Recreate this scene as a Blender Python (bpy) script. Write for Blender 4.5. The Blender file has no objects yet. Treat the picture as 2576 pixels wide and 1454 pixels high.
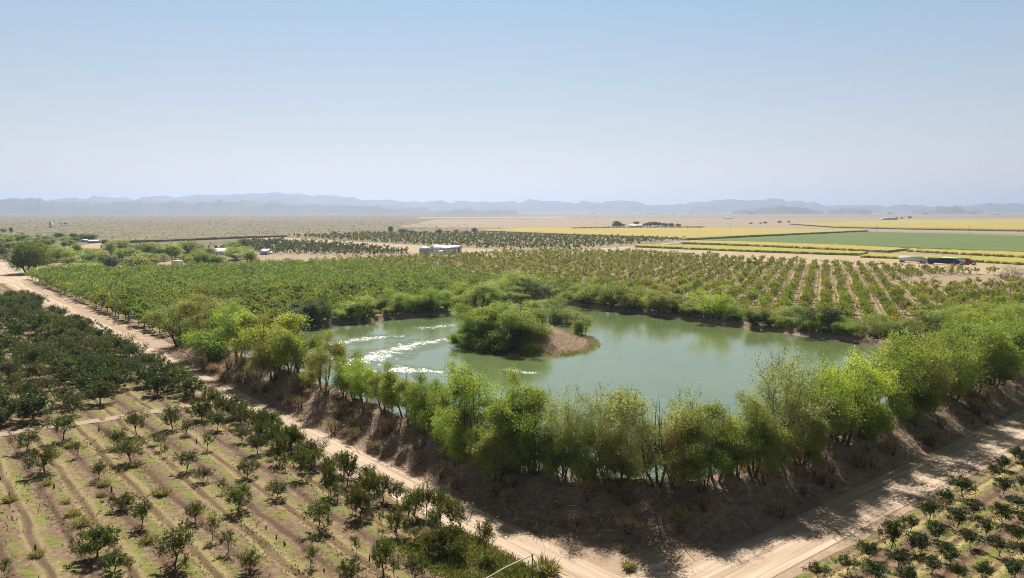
import bpy, math, random
import numpy as np
from mathutils import Vector

S = bpy.context.scene
COL = S.collection
R = math.radians
RNG = np.random.default_rng(11)
random.seed(5)

# ------------------------------------------------------------------ camera geometry (survey of the photo)
H = 32.0                      # drone height above the plain
F = 1936.0                    # focal length in units of a 2576 px wide frame
PITCH = math.atan(197.0 / F)
SP, CP = math.sin(PITCH), math.cos(PITCH)


def at(x, y, z=0.0):
    """where the sight line through a picture point meets height z"""
    u = (x - 1288.0) / F
    v = (y - 727.0) / F
    t = (H - z) / (SP + v * CP)
    return u * t, t * (CP - v * SP)


def height_at(Y, y):
    v = (y - 727.0) / F
    return H - Y * (SP + v * CP) / (CP - v * SP)


def project(X, Y, Z):
    d = Y * CP + (H - Z) * SP
    up = -Y * SP * -1 * -1
    yc = (Y * SP) - (H - Z) * CP
    return 1288 + F * X / d, 727 - F * yc / d


EA, EB = (-.637, .771), (.771, .637)   # the farm grid: a along the first road, b along the second


def ab(a, b):
    return EA[0] * a + EB[0] * b, EA[1] * a + EB[1] * b


def to_ab(X, Y):
    return EA[0] * X + EA[1] * Y, EB[0] * X + EB[1] * Y


ROT_A = -math.atan2(EA[1], EA[0])      # turns the a direction onto x
ROT_B = -math.atan2(EB[1], EB[0])


def in_view(X, Y, m=110):
    if Y < 30:
        return False
    px, py = project(X, Y, 1.5)
    return -m < px < 2576 + m and py < 1454 + 130


# ------------------------------------------------------------------ numpy noise
_TAB = RNG.random(65536)


def vnoise(x, y, seed=0):
    xi, yi = np.floor(x).astype(np.int64), np.floor(y).astype(np.int64)
    fx, fy = x - xi, y - yi
    fx, fy = fx * fx * (3 - 2 * fx), fy * fy * (3 - 2 * fy)

    def h(i, j):
        return _TAB[((i * 73856093) ^ (j * 19349663) ^ (seed * 83492791)) & 65535]
    return (h(xi, yi) * (1 - fx) + h(xi + 1, yi) * fx) * (1 - fy) + (h(xi, yi + 1) * (1 - fx) + h(xi + 1, yi + 1) * fx) * fy


def fbm(x, y, seed=0, oct=4):
    s, a, n = 0, .5, 0
    for k in range(oct):
        s = s + a * vnoise(x, y, seed + k)
        n += a
        x, y, a = x * 2.03 + 7.1, y * 2.03 + 3.7, a * .5
    return s / n


def sstep(e0, e1, x):
    t = np.clip((x - e0) / (e1 - e0), 0, 1)
    return t * t * (3 - 2 * t)


# ------------------------------------------------------------------ mesh helpers
class MB:
    """collects quads into one mesh"""
    def __init__(self):
        self.v, self.q, self.m, self.a, self.n = [], [], [], [], 0

    def add(self, v, q, m=0, a=None):
        v = np.asarray(v, float).reshape(-1, 3)
        q = np.asarray(q, np.int64).reshape(-1, 4)
        self.v.append(v)
        self.q.append(q + self.n)
        self.m.append(np.full(len(q), m, np.int32))
        self.a.append(np.zeros(len(q)) if a is None else np.broadcast_to(np.asarray(a, float), (len(q),)))
        self.n += len(v)
        return self

    def box(self, c, s, m=0, rz=0.0, taper=1.0, top_shift=(0, 0)):
        x, y, z = s[0] / 2, s[1] / 2, s[2] / 2
        v = np.array([(-x, -y, -z), (x, -y, -z), (x, y, -z), (-x, y, -z), (-x, -y, z), (x, -y, z), (x, y, z), (-x, y, z)], float)
        v[4:, :2] *= taper
        v[4:, 0] += top_shift[0]
        v[4:, 1] += top_shift[1]
        if rz:
            k, w = math.cos(rz), math.sin(rz)
            v[:, :2] = v[:, :2] @ np.array([[k, w], [-w, k]])
        return self.add(v + np.array(c, float), [(0, 3, 2, 1), (4, 5, 6, 7), (0, 1, 5, 4), (1, 2, 6, 5), (2, 3, 7, 6), (3, 0, 4, 7)], m)

    def tube(self, pts, rad, n=5, m=0, a=None):
        P = np.asarray(pts, float)
        k = len(P)
        d = np.gradient(P, axis=0)
        d /= np.linalg.norm(d, axis=1)[:, None] + 1e-9
        ref = np.where(np.abs(d[:, 2:3]) > .9, np.array([[1., 0, 0]]), np.array([[0, 0, 1.]]))
        s = np.cross(d, ref)
        s /= np.linalg.norm(s, axis=1)[:, None] + 1e-9
        t = np.cross(d, s)
        ang = np.arange(n) * 2 * math.pi / n
        r = np.broadcast_to(np.asarray(rad, float), (k,))
        V = P[:, None, :] + r[:, None, None] * (np.cos(ang)[None, :, None] * s[:, None, :] + np.sin(ang)[None, :, None] * t[:, None, :])
        i = np.arange(k - 1)[:, None] * n
        j = np.arange(n)[None, :]
        j2 = (j + 1) % n
        q = np.stack([i + j, i + j2, i + n + j2, i + n + j], -1).reshape(-1, 4)
        return self.add(V.reshape(-1, 3), q, m, a)

    def lathe(self, prof, n=20, m=0, c=(0, 0, 0)):
        ang = np.arange(n) * 2 * math.pi / n
        V = np.array([[(r * math.cos(t) + c[0], r * math.sin(t) + c[1], z + c[2]) for t in ang] for r, z in prof])
        k = len(prof)
        i = np.arange(k - 1)[:, None] * n
        j = np.arange(n)[None, :]
        j2 = (j + 1) % n
        q = np.stack([i + j, i + j2, i + n + j2, i + n + j], -1).reshape(-1, 4)
        return self.add(V.reshape(-1, 3), q, m)

    def leaves(self, P, D, W, L, w, m=0, a=None):
        """flat leaf blades: centre P, long axis D, width axis W"""
        D = D / (np.linalg.norm(D, axis=1)[:, None] + 1e-9)
        W = W - (W * D).sum(1)[:, None] * D
        W = W / (np.linalg.norm(W, axis=1)[:, None] + 1e-9)
        L = np.broadcast_to(L, (len(P),))[:, None]
        w = np.broadcast_to(w, (len(P),))[:, None]
        V = np.stack([P - D * L * .5, P + W * w * .5, P + D * L * .5, P - W * w * .5], 1)
        q = np.arange(len(P) * 4).reshape(-1, 4)
        return self.add(V.reshape(-1, 3), q, m, a)

    def grid(self, V, m=0, a=None):
        nu, nv = V.shape[:2]
        i = np.arange(nu - 1)[:, None] * nv
        j = np.arange(nv - 1)[None, :]
        q = np.stack([i + j, i + nv + j, i + nv + j + 1, i + j + 1], -1).reshape(-1, 4)
        return self.add(V.reshape(-1, 3), q, m, a)

    def mesh(self, name, mats, smooth=False):
        v = np.concatenate(self.v)
        q = np.concatenate(self.q)
        me = bpy.data.meshes.new(name)
        me.vertices.add(len(v))
        me.vertices.foreach_set('co', v.astype(np.float32).ravel())
        me.loops.add(len(q) * 4)
        me.loops.foreach_set('vertex_index', q.astype(np.int32).ravel())
        me.polygons.add(len(q))
        me.polygons.foreach_set('loop_start', (np.arange(len(q)) * 4).astype(np.int32))
        for mt in mats:
            me.materials.append(mt)
        me.polygons.foreach_set('material_index', np.concatenate(self.m))
        at_ = me.attributes.new('tone', 'FLOAT', 'FACE')
        at_.data.foreach_set('value', np.concatenate(self.a).astype(np.float32))
        me.update(calc_edges=True)
        if smooth:
            me.polygons.foreach_set('use_smooth', np.ones(len(q), bool))
        return me


def link(name, me, parent=None, loc=(0, 0, 0), rz=0.0):
    o = bpy.data.objects.new(name, me)
    COL.objects.link(o)
    if parent:
        o.parent = parent
    o.location = loc
    o.rotation_euler = (0, 0, rz)
    return o


def tag(o, label=None, cat=None, group=None, kind=None):
    if label:
        o['label'] = label
    if cat:
        o['category'] = cat
    if group:
        o['group'] = group
    if kind:
        o['kind'] = kind
    return o


def thing(name, label, cat, loc, rz=0.0, group=None):
    o = link(name, None, None, loc, rz)
    o.empty_display_size = .5
    return tag(o, label, cat, group)


def part(name, mb, mats, parent, smooth=False, label=None):
    o = link(name, mb.mesh(name, mats if isinstance(mats, (list, tuple)) else [mats], smooth), parent)
    if label:
        o['label'] = label
    return o


ORD = ['zeroth', 'first', 'second', 'third', 'fourth', 'fifth', 'sixth', 'seventh', 'eighth', 'ninth', 'tenth', 'eleventh', 'twelfth', 'thirteenth',
       'fourteenth', 'fifteenth', 'sixteenth', 'seventeenth', 'eighteenth', 'nineteenth']
TENS = {2: 'twent', 3: 'thirt', 4: 'fort', 5: 'fift', 6: 'sixt', 7: 'sevent', 8: 'eight', 9: 'ninet'}


def nth(n):
    if n < 20:
        return ORD[n]
    if n < 100:
        return TENS[n // 10] + ('ieth' if n % 10 == 0 else 'y-' + ORD[n % 10])
    return 'hundredth' if n == 100 else 'hundred-and-' + nth(n - 100)


# ------------------------------------------------------------------ materials
class NT:
    def __init__(self, name):
        self.mat = bpy.data.materials.new(name)
        self.mat.use_nodes = True
        self.t = self.mat.node_tree
        self.t.nodes.clear()
        self.out = self.t.nodes.new('ShaderNodeOutputMaterial')

    def n(self, typ, **kw):
        o = self.t.nodes.new('ShaderNode' + typ)
        for k, v in kw.items():
            if k.startswith('i_'):
                self.set(o, k[2:].replace('_', ' '), v)
            else:
                setattr(o, k, v)
        return o

    def set(self, node, key, v):
        s = node.inputs[int(key)] if str(key).isdigit() else node.inputs[key]
        if isinstance(v, bpy.types.NodeSocket):
            self.t.links.new(v, s)
        else:
            s.default_value = v

    def pos(self):
        return self.n('NewGeometry').outputs['Position']

    def noise(self, scale, detail=3, rough=.55, vec=None, dist=0.0):
        k = self.n('TexNoise')
        self.set(k, 'Vector', vec if vec is not None else self.pos())
        self.set(k, 'Scale', scale)
        self.set(k, 'Detail', detail)
        self.set(k, 'Roughness', rough)
        self.set(k, 'Distortion', dist)
        return k.outputs['Fac']

    def ramp(self, fac, stops, interp='LINEAR'):
        k = self.n('ValToRGB')
        cr = k.color_ramp
        cr.interpolation = interp
        while len(cr.elements) < len(stops):
            cr.elements.new(.5)
        for e, (p, c) in zip(cr.elements, stops):
            e.position = p
            e.color = (*c, 1) if len(c) == 3 else c
        self.set(k, 'Fac', fac)
        return k.outputs['Color']

    def mix(self, fac, a, b, blend='MIX'):
        k = self.n('MixRGB', blend_type=blend)
        self.set(k, 'Fac', fac)
        for key, c in (('Color1', a), ('Color2', b)):
            self.set(k, key, (*c, 1) if isinstance(c, tuple) and len(c) == 3 else c)
        return k.outputs['Color']

    def math(self, op, a, b=0.0, clamp=False):
        k = self.n('Math', operation=op, use_clamp=clamp)
        self.set(k, 0, a)
        self.set(k, 1, b)
        return k.outputs[0]

    def mapr(self, v, a, b, c=0.0, d=1.0):
        k = self.n('MapRange')
        for i, x in enumerate((v, a, b, c, d)):
            self.set(k, i, x)
        return k.outputs[0]

    def xy(self, sx, sy, rot=0.0):
        k = self.n('Mapping')
        self.set(k, 'Vector', self.pos())
        self.set(k, 'Rotation', (0, 0, rot))
        j = self.n('Mapping')
        self.set(j, 'Vector', k.outputs['Vector'])
        self.set(j, 'Scale', (sx, sy, 1))
        return j.outputs['Vector']

    def attr(self, name):
        return self.n('Attribute', attribute_name=name).outputs['Fac']

    def bump(self, h, strength=.5, dist=.1):
        k = self.n('Bump')
        self.set(k, 'Strength', strength)
        self.set(k, 'Distance', dist)
        self.set(k, 'Height', h)
        return k.outputs['Normal']

    def bsdf(self, color, rough=.9, metal=0.0, normal=None, spec=.2, **kw):
        k = self.n('BsdfPrincipled')
        self.set(k, 'Base Color', (*color, 1) if isinstance(color, tuple) and len(color) == 3 else color)
        self.set(k, 'Roughness', rough)
        self.set(k, 'Metallic', metal)
        self.set(k, 'Specular IOR Level', spec)
        if normal is not None:
            self.set(k, 'Normal', normal)
        for a, b in kw.items():
            self.set(k, a.replace('_', ' '), b)
        self.t.links.new(k.outputs[0], self.out.inputs['Surface'])
        return self.mat


def plain(name, col, rough=.6, metal=0.0, var=.15, scale=1.5, spec=.3):
    k = NT(name)
    n = k.noise(scale, 4)
    lo = tuple(c * (1 - var) for c in col)
    hi = tuple(min(1, c * (1 + var)) for c in col)
    return k.bsdf(k.ramp(n, [(.3, lo), (.7, hi)]), rough, metal, spec=spec)


def leaf_mat(name, trans=.5, gloss=.25, rough=.5):
    """leaf blades: colour from the tree's own object colour, varied leaf by leaf"""
    k = NT(name)
    oi = k.n('ObjectInfo')
    tone = k.attr('tone')
    big = k.noise(.45, 2)
    v = k.math('ADD', k.math('MULTIPLY', tone, .75), k.math('MULTIPLY', big, .5))
    shade = k.ramp(v, [(.15, (.4, .45, .42)), (.5, (.9, .95, .9)), (.75, (1.25, 1.18, 1.0)), (1.0, (1.7, 1.4, 1.2))])
    c = k.mix(1.0, oi.outputs['Color'], shade, 'MULTIPLY')
    p = k.n('BsdfPrincipled')
    k.set(p, 'Base Color', c)
    k.set(p, 'Roughness', rough)
    k.set(p, 'Specular IOR Level', gloss)
    tr = k.n('BsdfTranslucent')
    k.set(tr, 'Color', k.mix(1.0, c, (1.5, 1.48, .8), 'MULTIPLY'))
    m = k.n('MixShader')
    k.set(m, 0, trans)
    k.t.links.new(p.outputs[0], m.inputs[1])
    k.t.links.new(tr.outputs[0], m.inputs[2])
    k.t.links.new(m.outputs[0], k.out.inputs['Surface'])
    return k.mat


def bark_mat(name, lo, hi):
    k = NT(name)
    n = k.noise(6, 4)
    return k.bsdf(k.ramp(n, [(.3, lo), (.7, hi)]), .95, normal=k.bump(n, .6, .05))


M_LEAF = leaf_mat('leaf', .45)
M_LEAF_DARK = leaf_mat('leaf_dark', .32, .3, .5)
M_BARK = bark_mat('bark', (.05, .037, .028), (.13, .1, .08))
M_BARK_PALE = bark_mat('bark_pale', (.1, .085, .07), (.24, .21, .18))


def mat_ground():
    k = NT('earth')
    pos = k.pos()
    big = k.noise(.0011, 4)
    sep = k.n('SeparateXYZ')
    k.set(sep, 0, pos)
    # pinkish bare range towards the right, olive scrub to the left
    px = k.math('ADD', k.math('MULTIPLY', sep.outputs[0], .0016), k.math('MULTIPLY', k.math('SUBTRACT', big, .5), 2.2))
    zone = k.mapr(px, -.35, .5)
    scrub = k.ramp(k.noise(.012, 5, .65), [(.3, (.15, .125, .065)), (.55, (.215, .175, .1)), (.75, (.31, .245, .155))])
    bare = k.ramp(k.noise(.01, 4), [(.3, (.235, .19, .12)), (.7, (.315, .255, .165))])
    base = k.mix(zone, scrub, bare)
    bush = k.ramp(k.math('ADD', k.math('MULTIPLY', k.noise(.13, 3, .7), .6), k.math('MULTIPLY', k.noise(.03, 3, .6), .4)), [(.5, (0, 0, 0)), (.58, (1, 1, 1))])
    dens = k.mapr(zone, 0, 1, .75, .25)
    base = k.mix(k.math('MULTIPLY', bush, dens), base, (.085, .095, .035))
    # near: pale dry farm soil
    soil = k.ramp(k.noise(.35, 5, .65), [(.3, (.3, .215, .15)), (.55, (.41, .3, .21)), (.8, (.5, .385, .27))])
    d = k.n('VectorMath', operation='LENGTH')
    k.set(d, 0, pos)
    near = k.mapr(d.outputs['Value'], 480, 760, 1, 0)
    base = k.mix(near, base, soil)
    # dry grass and brush on the pond bank
    bank = k.attr('bank')
    gr = k.ramp(k.noise(1.6, 5, .7), [(.3, (.17, .118, .08)), (.5, (.3, .215, .148)), (.72, (.46, .345, .24))])
    base = k.mix(bank, base, gr)
    nb = k.noise(2.2, 6, .7)
    return k.bsdf(base, .95, normal=k.bump(nb, .55, .25), spec=.1)


def mat_road(rot, k_=1.0):
    """packed pale dirt with wheel tracks along the road"""
    k = NT('dirt_road_surface')
    st = k.noise(1.0, 5, .6, k.xy(.035, 1.5, rot), .3)
    fine = k.noise(2.5, 5, .65)
    c = k.ramp(st, [(.3, (.32, .235, .165)), (.44, (.45, .345, .248)), (.56, (.57, .45, .335)), (.7, (.67, .545, .42))])
    c = k.mix(k.math('MULTIPLY', fine, .35), c, (.42, .29, .2))
    if k_ < 1:
        c = k.mix(1.0, c, (k_, k_ * .97, k_ * .94), 'MULTIPLY')
    h = k.math('ADD', st, k.math('MULTIPLY', fine, .4))
    return k.bsdf(c, .95, normal=k.bump(h, .5, .08), spec=.1)


def mat_orchard_floor(name, period, green, straw_amt, rot):
    """tilled soil between tree rows: bare strips, straw and weeds in bands along the rows"""
    k = NT(name)
    warp = k.noise(.12, 3)
    v = k.n('Mapping')
    k.set(v, 'Vector', k.pos())
    k.set(v, 'Rotation', (0, 0, rot))
    s = k.n('SeparateXYZ')
    k.set(s, 0, v.outputs[0])
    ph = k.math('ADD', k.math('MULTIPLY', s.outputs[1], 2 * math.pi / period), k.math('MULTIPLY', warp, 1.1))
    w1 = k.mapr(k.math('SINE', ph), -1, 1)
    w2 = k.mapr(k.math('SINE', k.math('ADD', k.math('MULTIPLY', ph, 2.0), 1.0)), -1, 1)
    streak = k.noise(1, 4, .6, k.xy(.12, 1.3, rot))
    patch = k.noise(.22, 4, .6)
    soil = k.ramp(k.noise(1.4, 5, .7), [(.25, (.11, .068, .045)), (.5, (.212, .143, .09)), (.75, (.37, .255, .18))])
    straw = k.ramp(k.noise(2.6, 4, .7), [(.3, (.28, .215, .09)), (.7, (.52, .43, .2))])
    weed = k.ramp(k.noise(2.1, 4, .7), [(.3, (.085, .11, .022)), (.7, (.27, .3, .06))])
    f1 = k.mapr(k.math('ADD', k.math('MULTIPLY', w1, .55), k.math('ADD', k.math('MULTIPLY', streak, .6), k.math('MULTIPLY', patch, .35))), .78, 1.0, 0, straw_amt)
    c = k.mix(f1, soil, straw)
    f2 = k.mapr(k.math('ADD', k.math('MULTIPLY', w2, .3), k.math('ADD', k.math('MULTIPLY', patch, .9), k.math('MULTIPLY', k.noise(1.1, 3), .5))), .88, 1.06, 0, green)
    c = k.mix(f2, c, weed)
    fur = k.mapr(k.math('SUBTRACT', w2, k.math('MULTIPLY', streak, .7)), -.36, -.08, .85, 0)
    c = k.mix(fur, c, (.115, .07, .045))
    h = k.math('ADD', k.noise(2.8, 6, .7), k.math('MULTIPLY', w2, .5))
    return k.bsdf(c, .95, normal=k.bump(h, .8, .22), spec=.1)


def mat_water():
    k = NT('pond_water')
    wind = k.attr('wind')
    r1 = k.noise(1.6, 3, .6, k.xy(1.0, 1.6, .2))
    r2 = k.noise(5.5, 2, .5, k.xy(1.0, 1.5, -.3))
    h = k.math('ADD', k.math('MULTIPLY', r1, .6), k.math('MULTIPLY', r2, .4))
    amp = k.mapr(wind, .1, 1, .008, .42)
    b = k.n('Bump')
    k.set(b, 'Strength', amp)
    k.set(b, 'Distance', .7)
    k.set(b, 'Height', h)
    col = k.ramp(k.noise(.05, 3), [(.3, (.115, .155, .055)), (.7, (.14, .18, .066))])
    return k.bsdf(col, k.mapr(wind, .1, 1, .12, .2), normal=b.outputs[0], spec=.5, IOR=1.85)


def mat_crop(name, stops, sc=.5):
    k = NT(name)
    n = k.noise(sc, 5, .7)
    b = k.math('ADD', k.math('MULTIPLY', k.noise(.02, 3), .4), k.math('MULTIPLY', k.noise(1, 3, .6, k.xy(.005, .1, ROT_B)), .75))
    f = k.math('ADD', k.math('MULTIPLY', n, .6), k.math('MULTIPLY', b, .4))
    return k.bsdf(k.ramp(f, stops), .9, normal=k.bump(k.noise(sc * 2, 4), .6, .4), spec=.1)


def mat_mountain():
    k = NT('mountain_rock')
    return k.bsdf(k.ramp(k.noise(.0015, 5, .6), [(.3, (.09, .085, .065)), (.7, (.2, .17, .13))]), .95, spec=.05)


# ------------------------------------------------------------------ terrain
PA0, PA1, PB0, PB1, PR = 50.5, 184.0, 57.5, 170.0, 15.0     # water outline in farm coordinates
WATER_Z = 2.1
ISLE = (134.0, 114.0, 19.5, 15.5)


def pond_sd(a, b, PR=PR):
    ca, cb = (PA0 + PA1) / 2, (PB0 + PB1) / 2
    qa = np.abs(a - ca) - ((PA1 - PA0) / 2 - PR)
    qb = np.abs(b - cb) - ((PB1 - PB0) / 2 - PR)
    return np.hypot(np.maximum(qa, 0), np.maximum(qb, 0)) + np.minimum(np.maximum(qa, qb), 0) - PR


def isle_d(a, b):
    ca, cb, ra, rb = ISLE
    u, v = a - ca, b - cb
    th = .35
    u, v = u * math.cos(th) + v * math.sin(th), -u * math.sin(th) + v * math.cos(th)
    return np.hypot(u / ra, v / rb)


def terrain(a, b):
    a, b = np.asarray(a, float), np.asarray(b, float)
    d = pond_sd(a, b) + (fbm(a * .18, b * .18, 3, 3) - .5) * 2.0
    dq = pond_sd(a, b, 9.5)
    run = np.maximum(d - 2.4, 0)
    t = 1 - run / (run + np.maximum(9.0 - dq, 0) + 1e-6)
    h_out = 3.3 * (.4 * sstep(0, 1, t) + .6 * t)
    h_in = WATER_Z + (3.3 - WATER_Z) * sstep(-.4, 2.2, d)
    h_bed = WATER_Z - 1.6 * sstep(.4, -6, d)
    h = np.where(d > 2.2, h_out, np.where(d > -.4, h_in, h_bed))
    h = np.where(dq > 9, 0, h)
    rough = (fbm(a * .6, b * .6, 9, 4) - .5) * 1.3 * sstep(9, 5, dq) * sstep(-.5, 1.5, d)
    h = h + rough
    e = isle_d(a, b) + (fbm(a * .2, b * .2, 21, 2) - .5) * .15
    isle = WATER_Z + 2.6 * sstep(1.02, .45, e) + .25 * sstep(1.12, .95, e) - .25
    h = np.where(e < 1.1, np.maximum(h, isle), h)
    return np.where((dq < 9), h, 0.0)


def bank_mask(a, b):
    d = pond_sd(a, b, 9.5)
    m = sstep(10.5, 7.5, d + (fbm(a * .25, b * .25, 5, 3) - .5) * 4)
    return np.maximum(m, (isle_d(a, b) < 1.3) * 1.0)


def ground_z(X, Y):
    a, b = to_ab(X, Y)
    return float(terrain(np.array([a]), np.array([b]))[0])


def axis(lo, hi, fine, far):
    """even steps inside, growing steps out to the horizon"""
    mid = list(np.arange(lo, hi + fine / 2, fine))
    s, x, up = fine, hi, []
    while x < far:
        s *= 1.22
        x += s
        up.append(min(x, far))
    s, x, dn = fine, lo, []
    while x > -far:
        s *= 1.22
        x -= s
        dn.append(max(x, -far))
    return np.array(dn[::-1] + mid + up)


FAR = 15500.0
A = axis(20, 200, .8, FAR)
B = axis(40, 185, .8, FAR)
GA, GB = np.meshgrid(A, B, indexing='ij')
gz = terrain(GA, GB)
gv = np.stack([EA[0] * GA + EB[0] * GB, EA[1] * GA + EB[1] * GB, gz], -1)
mb = MB().grid(gv[:, ::-1])
gme = mb.mesh('ground', [mat_ground()], True)
bk = gme.attributes.new('bank', 'FLOAT', 'POINT')
bk.data.foreach_set('value', bank_mask(GA, GB)[:, ::-1].astype(np.float32).ravel())
tag(link('ground', gme), kind='structure')

# water sheet under the bank edges
wa = np.arange(PA0 - 3, PA1 + 3.1, .8)
wb = np.arange(PB0 - 3, PB1 + 3.1, .8)
WA, WB = np.meshgrid(wa, wb, indexing='ij')
WX, WY = EA[0] * WA + EB[0] * WB, EA[1] * WA + EB[1] * WB
# gusts: lanes of ruffled water, kept as shapes on the pond
lanes = [  # (points along the lane as surveyed, half width in metres)
    ([(905, 905), (960, 893), (1020, 872), (1080, 860), (1145, 852)], [7, 6.5, 5.5, 4.5, 3.5]),
    ([(862, 862), (930, 850), (1000, 846)], [4, 3.6, 2.2]),
    ([(1008, 930), (1060, 932), (1112, 935)], [4.2, 3.2, 1.6]),
    ([(1065, 825), (1140, 818)], [2.6, 3.5]),
    ([(1275, 930), (1340, 938)], [2.0, 2.0]),
    ([(850, 900), (900, 925), (960, 955)], [3, 3, 2]),
]
wind = np.zeros_like(WX)
for pts, hw in lanes:
    P = np.array([at(x, y, WATER_Z) for x, y in pts])
    for i in range(len(P) - 1):
        p, q = P[i], P[i + 1]
        e = q - p
        t = np.clip(((WX - p[0]) * e[0] + (WY - p[1]) * e[1]) / (e @ e), 0, 1)
        dist = np.hypot(WX - p[0] - e[0] * t, WY - p[1] - e[1] * t)
        w = hw[i] + (hw[i + 1] - hw[i]) * t
        wind = np.maximum(wind, sstep(1.75, .1, dist / w + (fbm(WA * .3 + WB * .2, WB * 1.1 - WA * .5, 31, 4) - .5) * 1.5 + (vnoise(WA * 1.1, WB * 1.1, 33) - .5) * .9))
wind = np.maximum(wind * .8, .1 + .04 * sstep(.45, .75, fbm(WA * .05, WB * .09, 41, 3)))
WSD = np.maximum(0, pond_sd(WA, WB) - 1.6)      # the sheet dips under the bank at its rounded corners
wme = MB().grid(np.stack([WX, WY, WATER_Z - np.minimum(WSD * 1.5, 3.5)], -1)[:, ::-1]).mesh('water', [mat_water()], True)
wt = wme.attributes.new('wind', 'FLOAT', 'POINT')
wt.data.foreach_set('value', wind[:, ::-1].astype(np.float32).ravel())
tag(link('water', wme), kind='structure')




def sheet(name, a0, a1, b0, b1, z, mat, da=1.0, db=1.0, wob=0.0, fn=None, kind='structure', ends=True):
    """a thin sheet on the ground in farm coordinates with slightly wandering edges"""
    na, nb = max(2, int(abs(a1 - a0) / da) + 1), max(2, int(abs(b1 - b0) / db) + 1)
    U, V = np.meshgrid(np.linspace(0, 1, na), np.linspace(0, 1, nb), indexing='ij')
    a = a0 + (a1 - a0) * U
    b = b0 + (b1 - b0) * V
    if wob:
        w1 = (fbm(a * .12, a * 0 + 1.3, 51, 4) - .5) * wob
        w2 = (fbm(a * .12, a * 0 + 9.3, 52, 4) - .5) * wob
        b = b + w1 * (1 - V) + w2 * V
        w3 = (fbm(b * .12, b * 0 + 4.3, 53, 4) - .5) * wob
        w4 = (fbm(b * .12, b * 0 + 6.3, 54, 4) - .5) * wob
        if ends:
            a = a + w3 * (1 - U) + w4 * U
    zz = np.full_like(a, z) if fn is None else z + fn(a, b)
    m = MB().grid(np.stack([EA[0] * a + EB[0] * b, EA[1] * a + EB[1] * b, zz], -1)[:, ::-1])
    return tag(link(name, m.mesh(name, [mat], True)), kind=kind)


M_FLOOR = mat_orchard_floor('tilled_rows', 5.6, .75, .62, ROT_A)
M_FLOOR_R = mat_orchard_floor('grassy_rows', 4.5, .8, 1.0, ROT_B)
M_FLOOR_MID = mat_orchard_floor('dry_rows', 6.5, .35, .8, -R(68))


def furrow(a, b):
    ph = b * 2 * math.pi / 5.6 + 1.1 * fbm(a * .12, b * .12, 61, 2)
    return (.05 * (np.sin(2 * ph + 1) + 1) + .1 * (fbm(a * 1.2, b * 1.2, 63, 3))) * sstep(42.5, 39.5, b)


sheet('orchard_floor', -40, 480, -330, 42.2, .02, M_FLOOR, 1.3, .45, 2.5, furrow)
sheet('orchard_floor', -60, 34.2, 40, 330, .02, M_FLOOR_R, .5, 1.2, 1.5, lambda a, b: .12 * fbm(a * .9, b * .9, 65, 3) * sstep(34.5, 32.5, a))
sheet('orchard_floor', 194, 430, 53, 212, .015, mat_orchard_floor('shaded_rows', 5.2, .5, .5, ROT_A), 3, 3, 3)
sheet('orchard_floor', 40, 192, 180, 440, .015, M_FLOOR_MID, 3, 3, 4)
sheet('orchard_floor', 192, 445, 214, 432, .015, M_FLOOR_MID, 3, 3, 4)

M_ROAD_A, M_ROAD_B = mat_road(ROT_A), mat_road(ROT_B)
sheet('dirt_road', 33, 520, 43.1, 48.6, .03, M_ROAD_A, 1, .7, 1.6, ends=False)
sheet('dirt_road', 35.2, 41.2, 49.5, 420, .034, M_ROAD_B, .7, 1, 1.4, ends=False)
sheet('dirt_road', 34.6, 43.5, 42.6, 53, .038, mat_road(ROT_B + .8), .5, .5, 2.4)
sheet('dirt_track', 127.8, 130.6, -330, 44, .16, mat_road(ROT_B, .72), .6, 1, 2.0)
# ------------------------------------------------------------------ fields on the plain beyond
def poly_field(name, far, near, h, mat, kind, nx=60, ny=10, rough=.25, lift=.03):
    """a field between its far and near edges, h tall, with earth-touching sides"""
    def samp(pl, n):
        P = np.array([at(x, y) for x, y in pl])
        d = np.r_[0, np.cumsum(np.hypot(*np.diff(P, axis=0).T))]
        t = np.linspace(0, d[-1], n)
        return np.stack([np.interp(t, d, P[:, 0]), np.interp(t, d, P[:, 1])], -1)
    f, n = samp(far, nx), samp(near, nx)
    t = np.linspace(0, 1, ny)[None, :, None]
    P = n[:, None, :] * (1 - t) + f[:, None, :] * t
    Z = np.full(P.shape[:2], h + lift)
    if h > .1:
        Z = Z + (RNG.random(Z.shape) - .5) * h * rough
        P = P + (RNG.random(P.shape) - .5) * np.minimum(.6, 1)
        P[:, 0] += (RNG.random((nx, 2)) - .5) * [2.5, 2.5]
        P[:, -1] += (RNG.random((nx, 2)) - .5) * [3, 6]
    V = np.concatenate([P, Z[..., None]], -1)
    if h > .1:     # skirts
        V = np.concatenate([V[:, :1] * [1, 1, 0] + [0, -.4, .005], V, V[:, -1:] * [1, 1, 0] + [0, .4, .005]], 1)
        V = np.concatenate([V[:1] * [1, 1, 0] + [0, 0, .005], V, V[-1:] * [1, 1, 0] + [0, 0, .005]], 0)
    m = MB().grid(V)
    return tag(link(name, m.mesh(name, [mat], False)), kind=kind)


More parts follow.
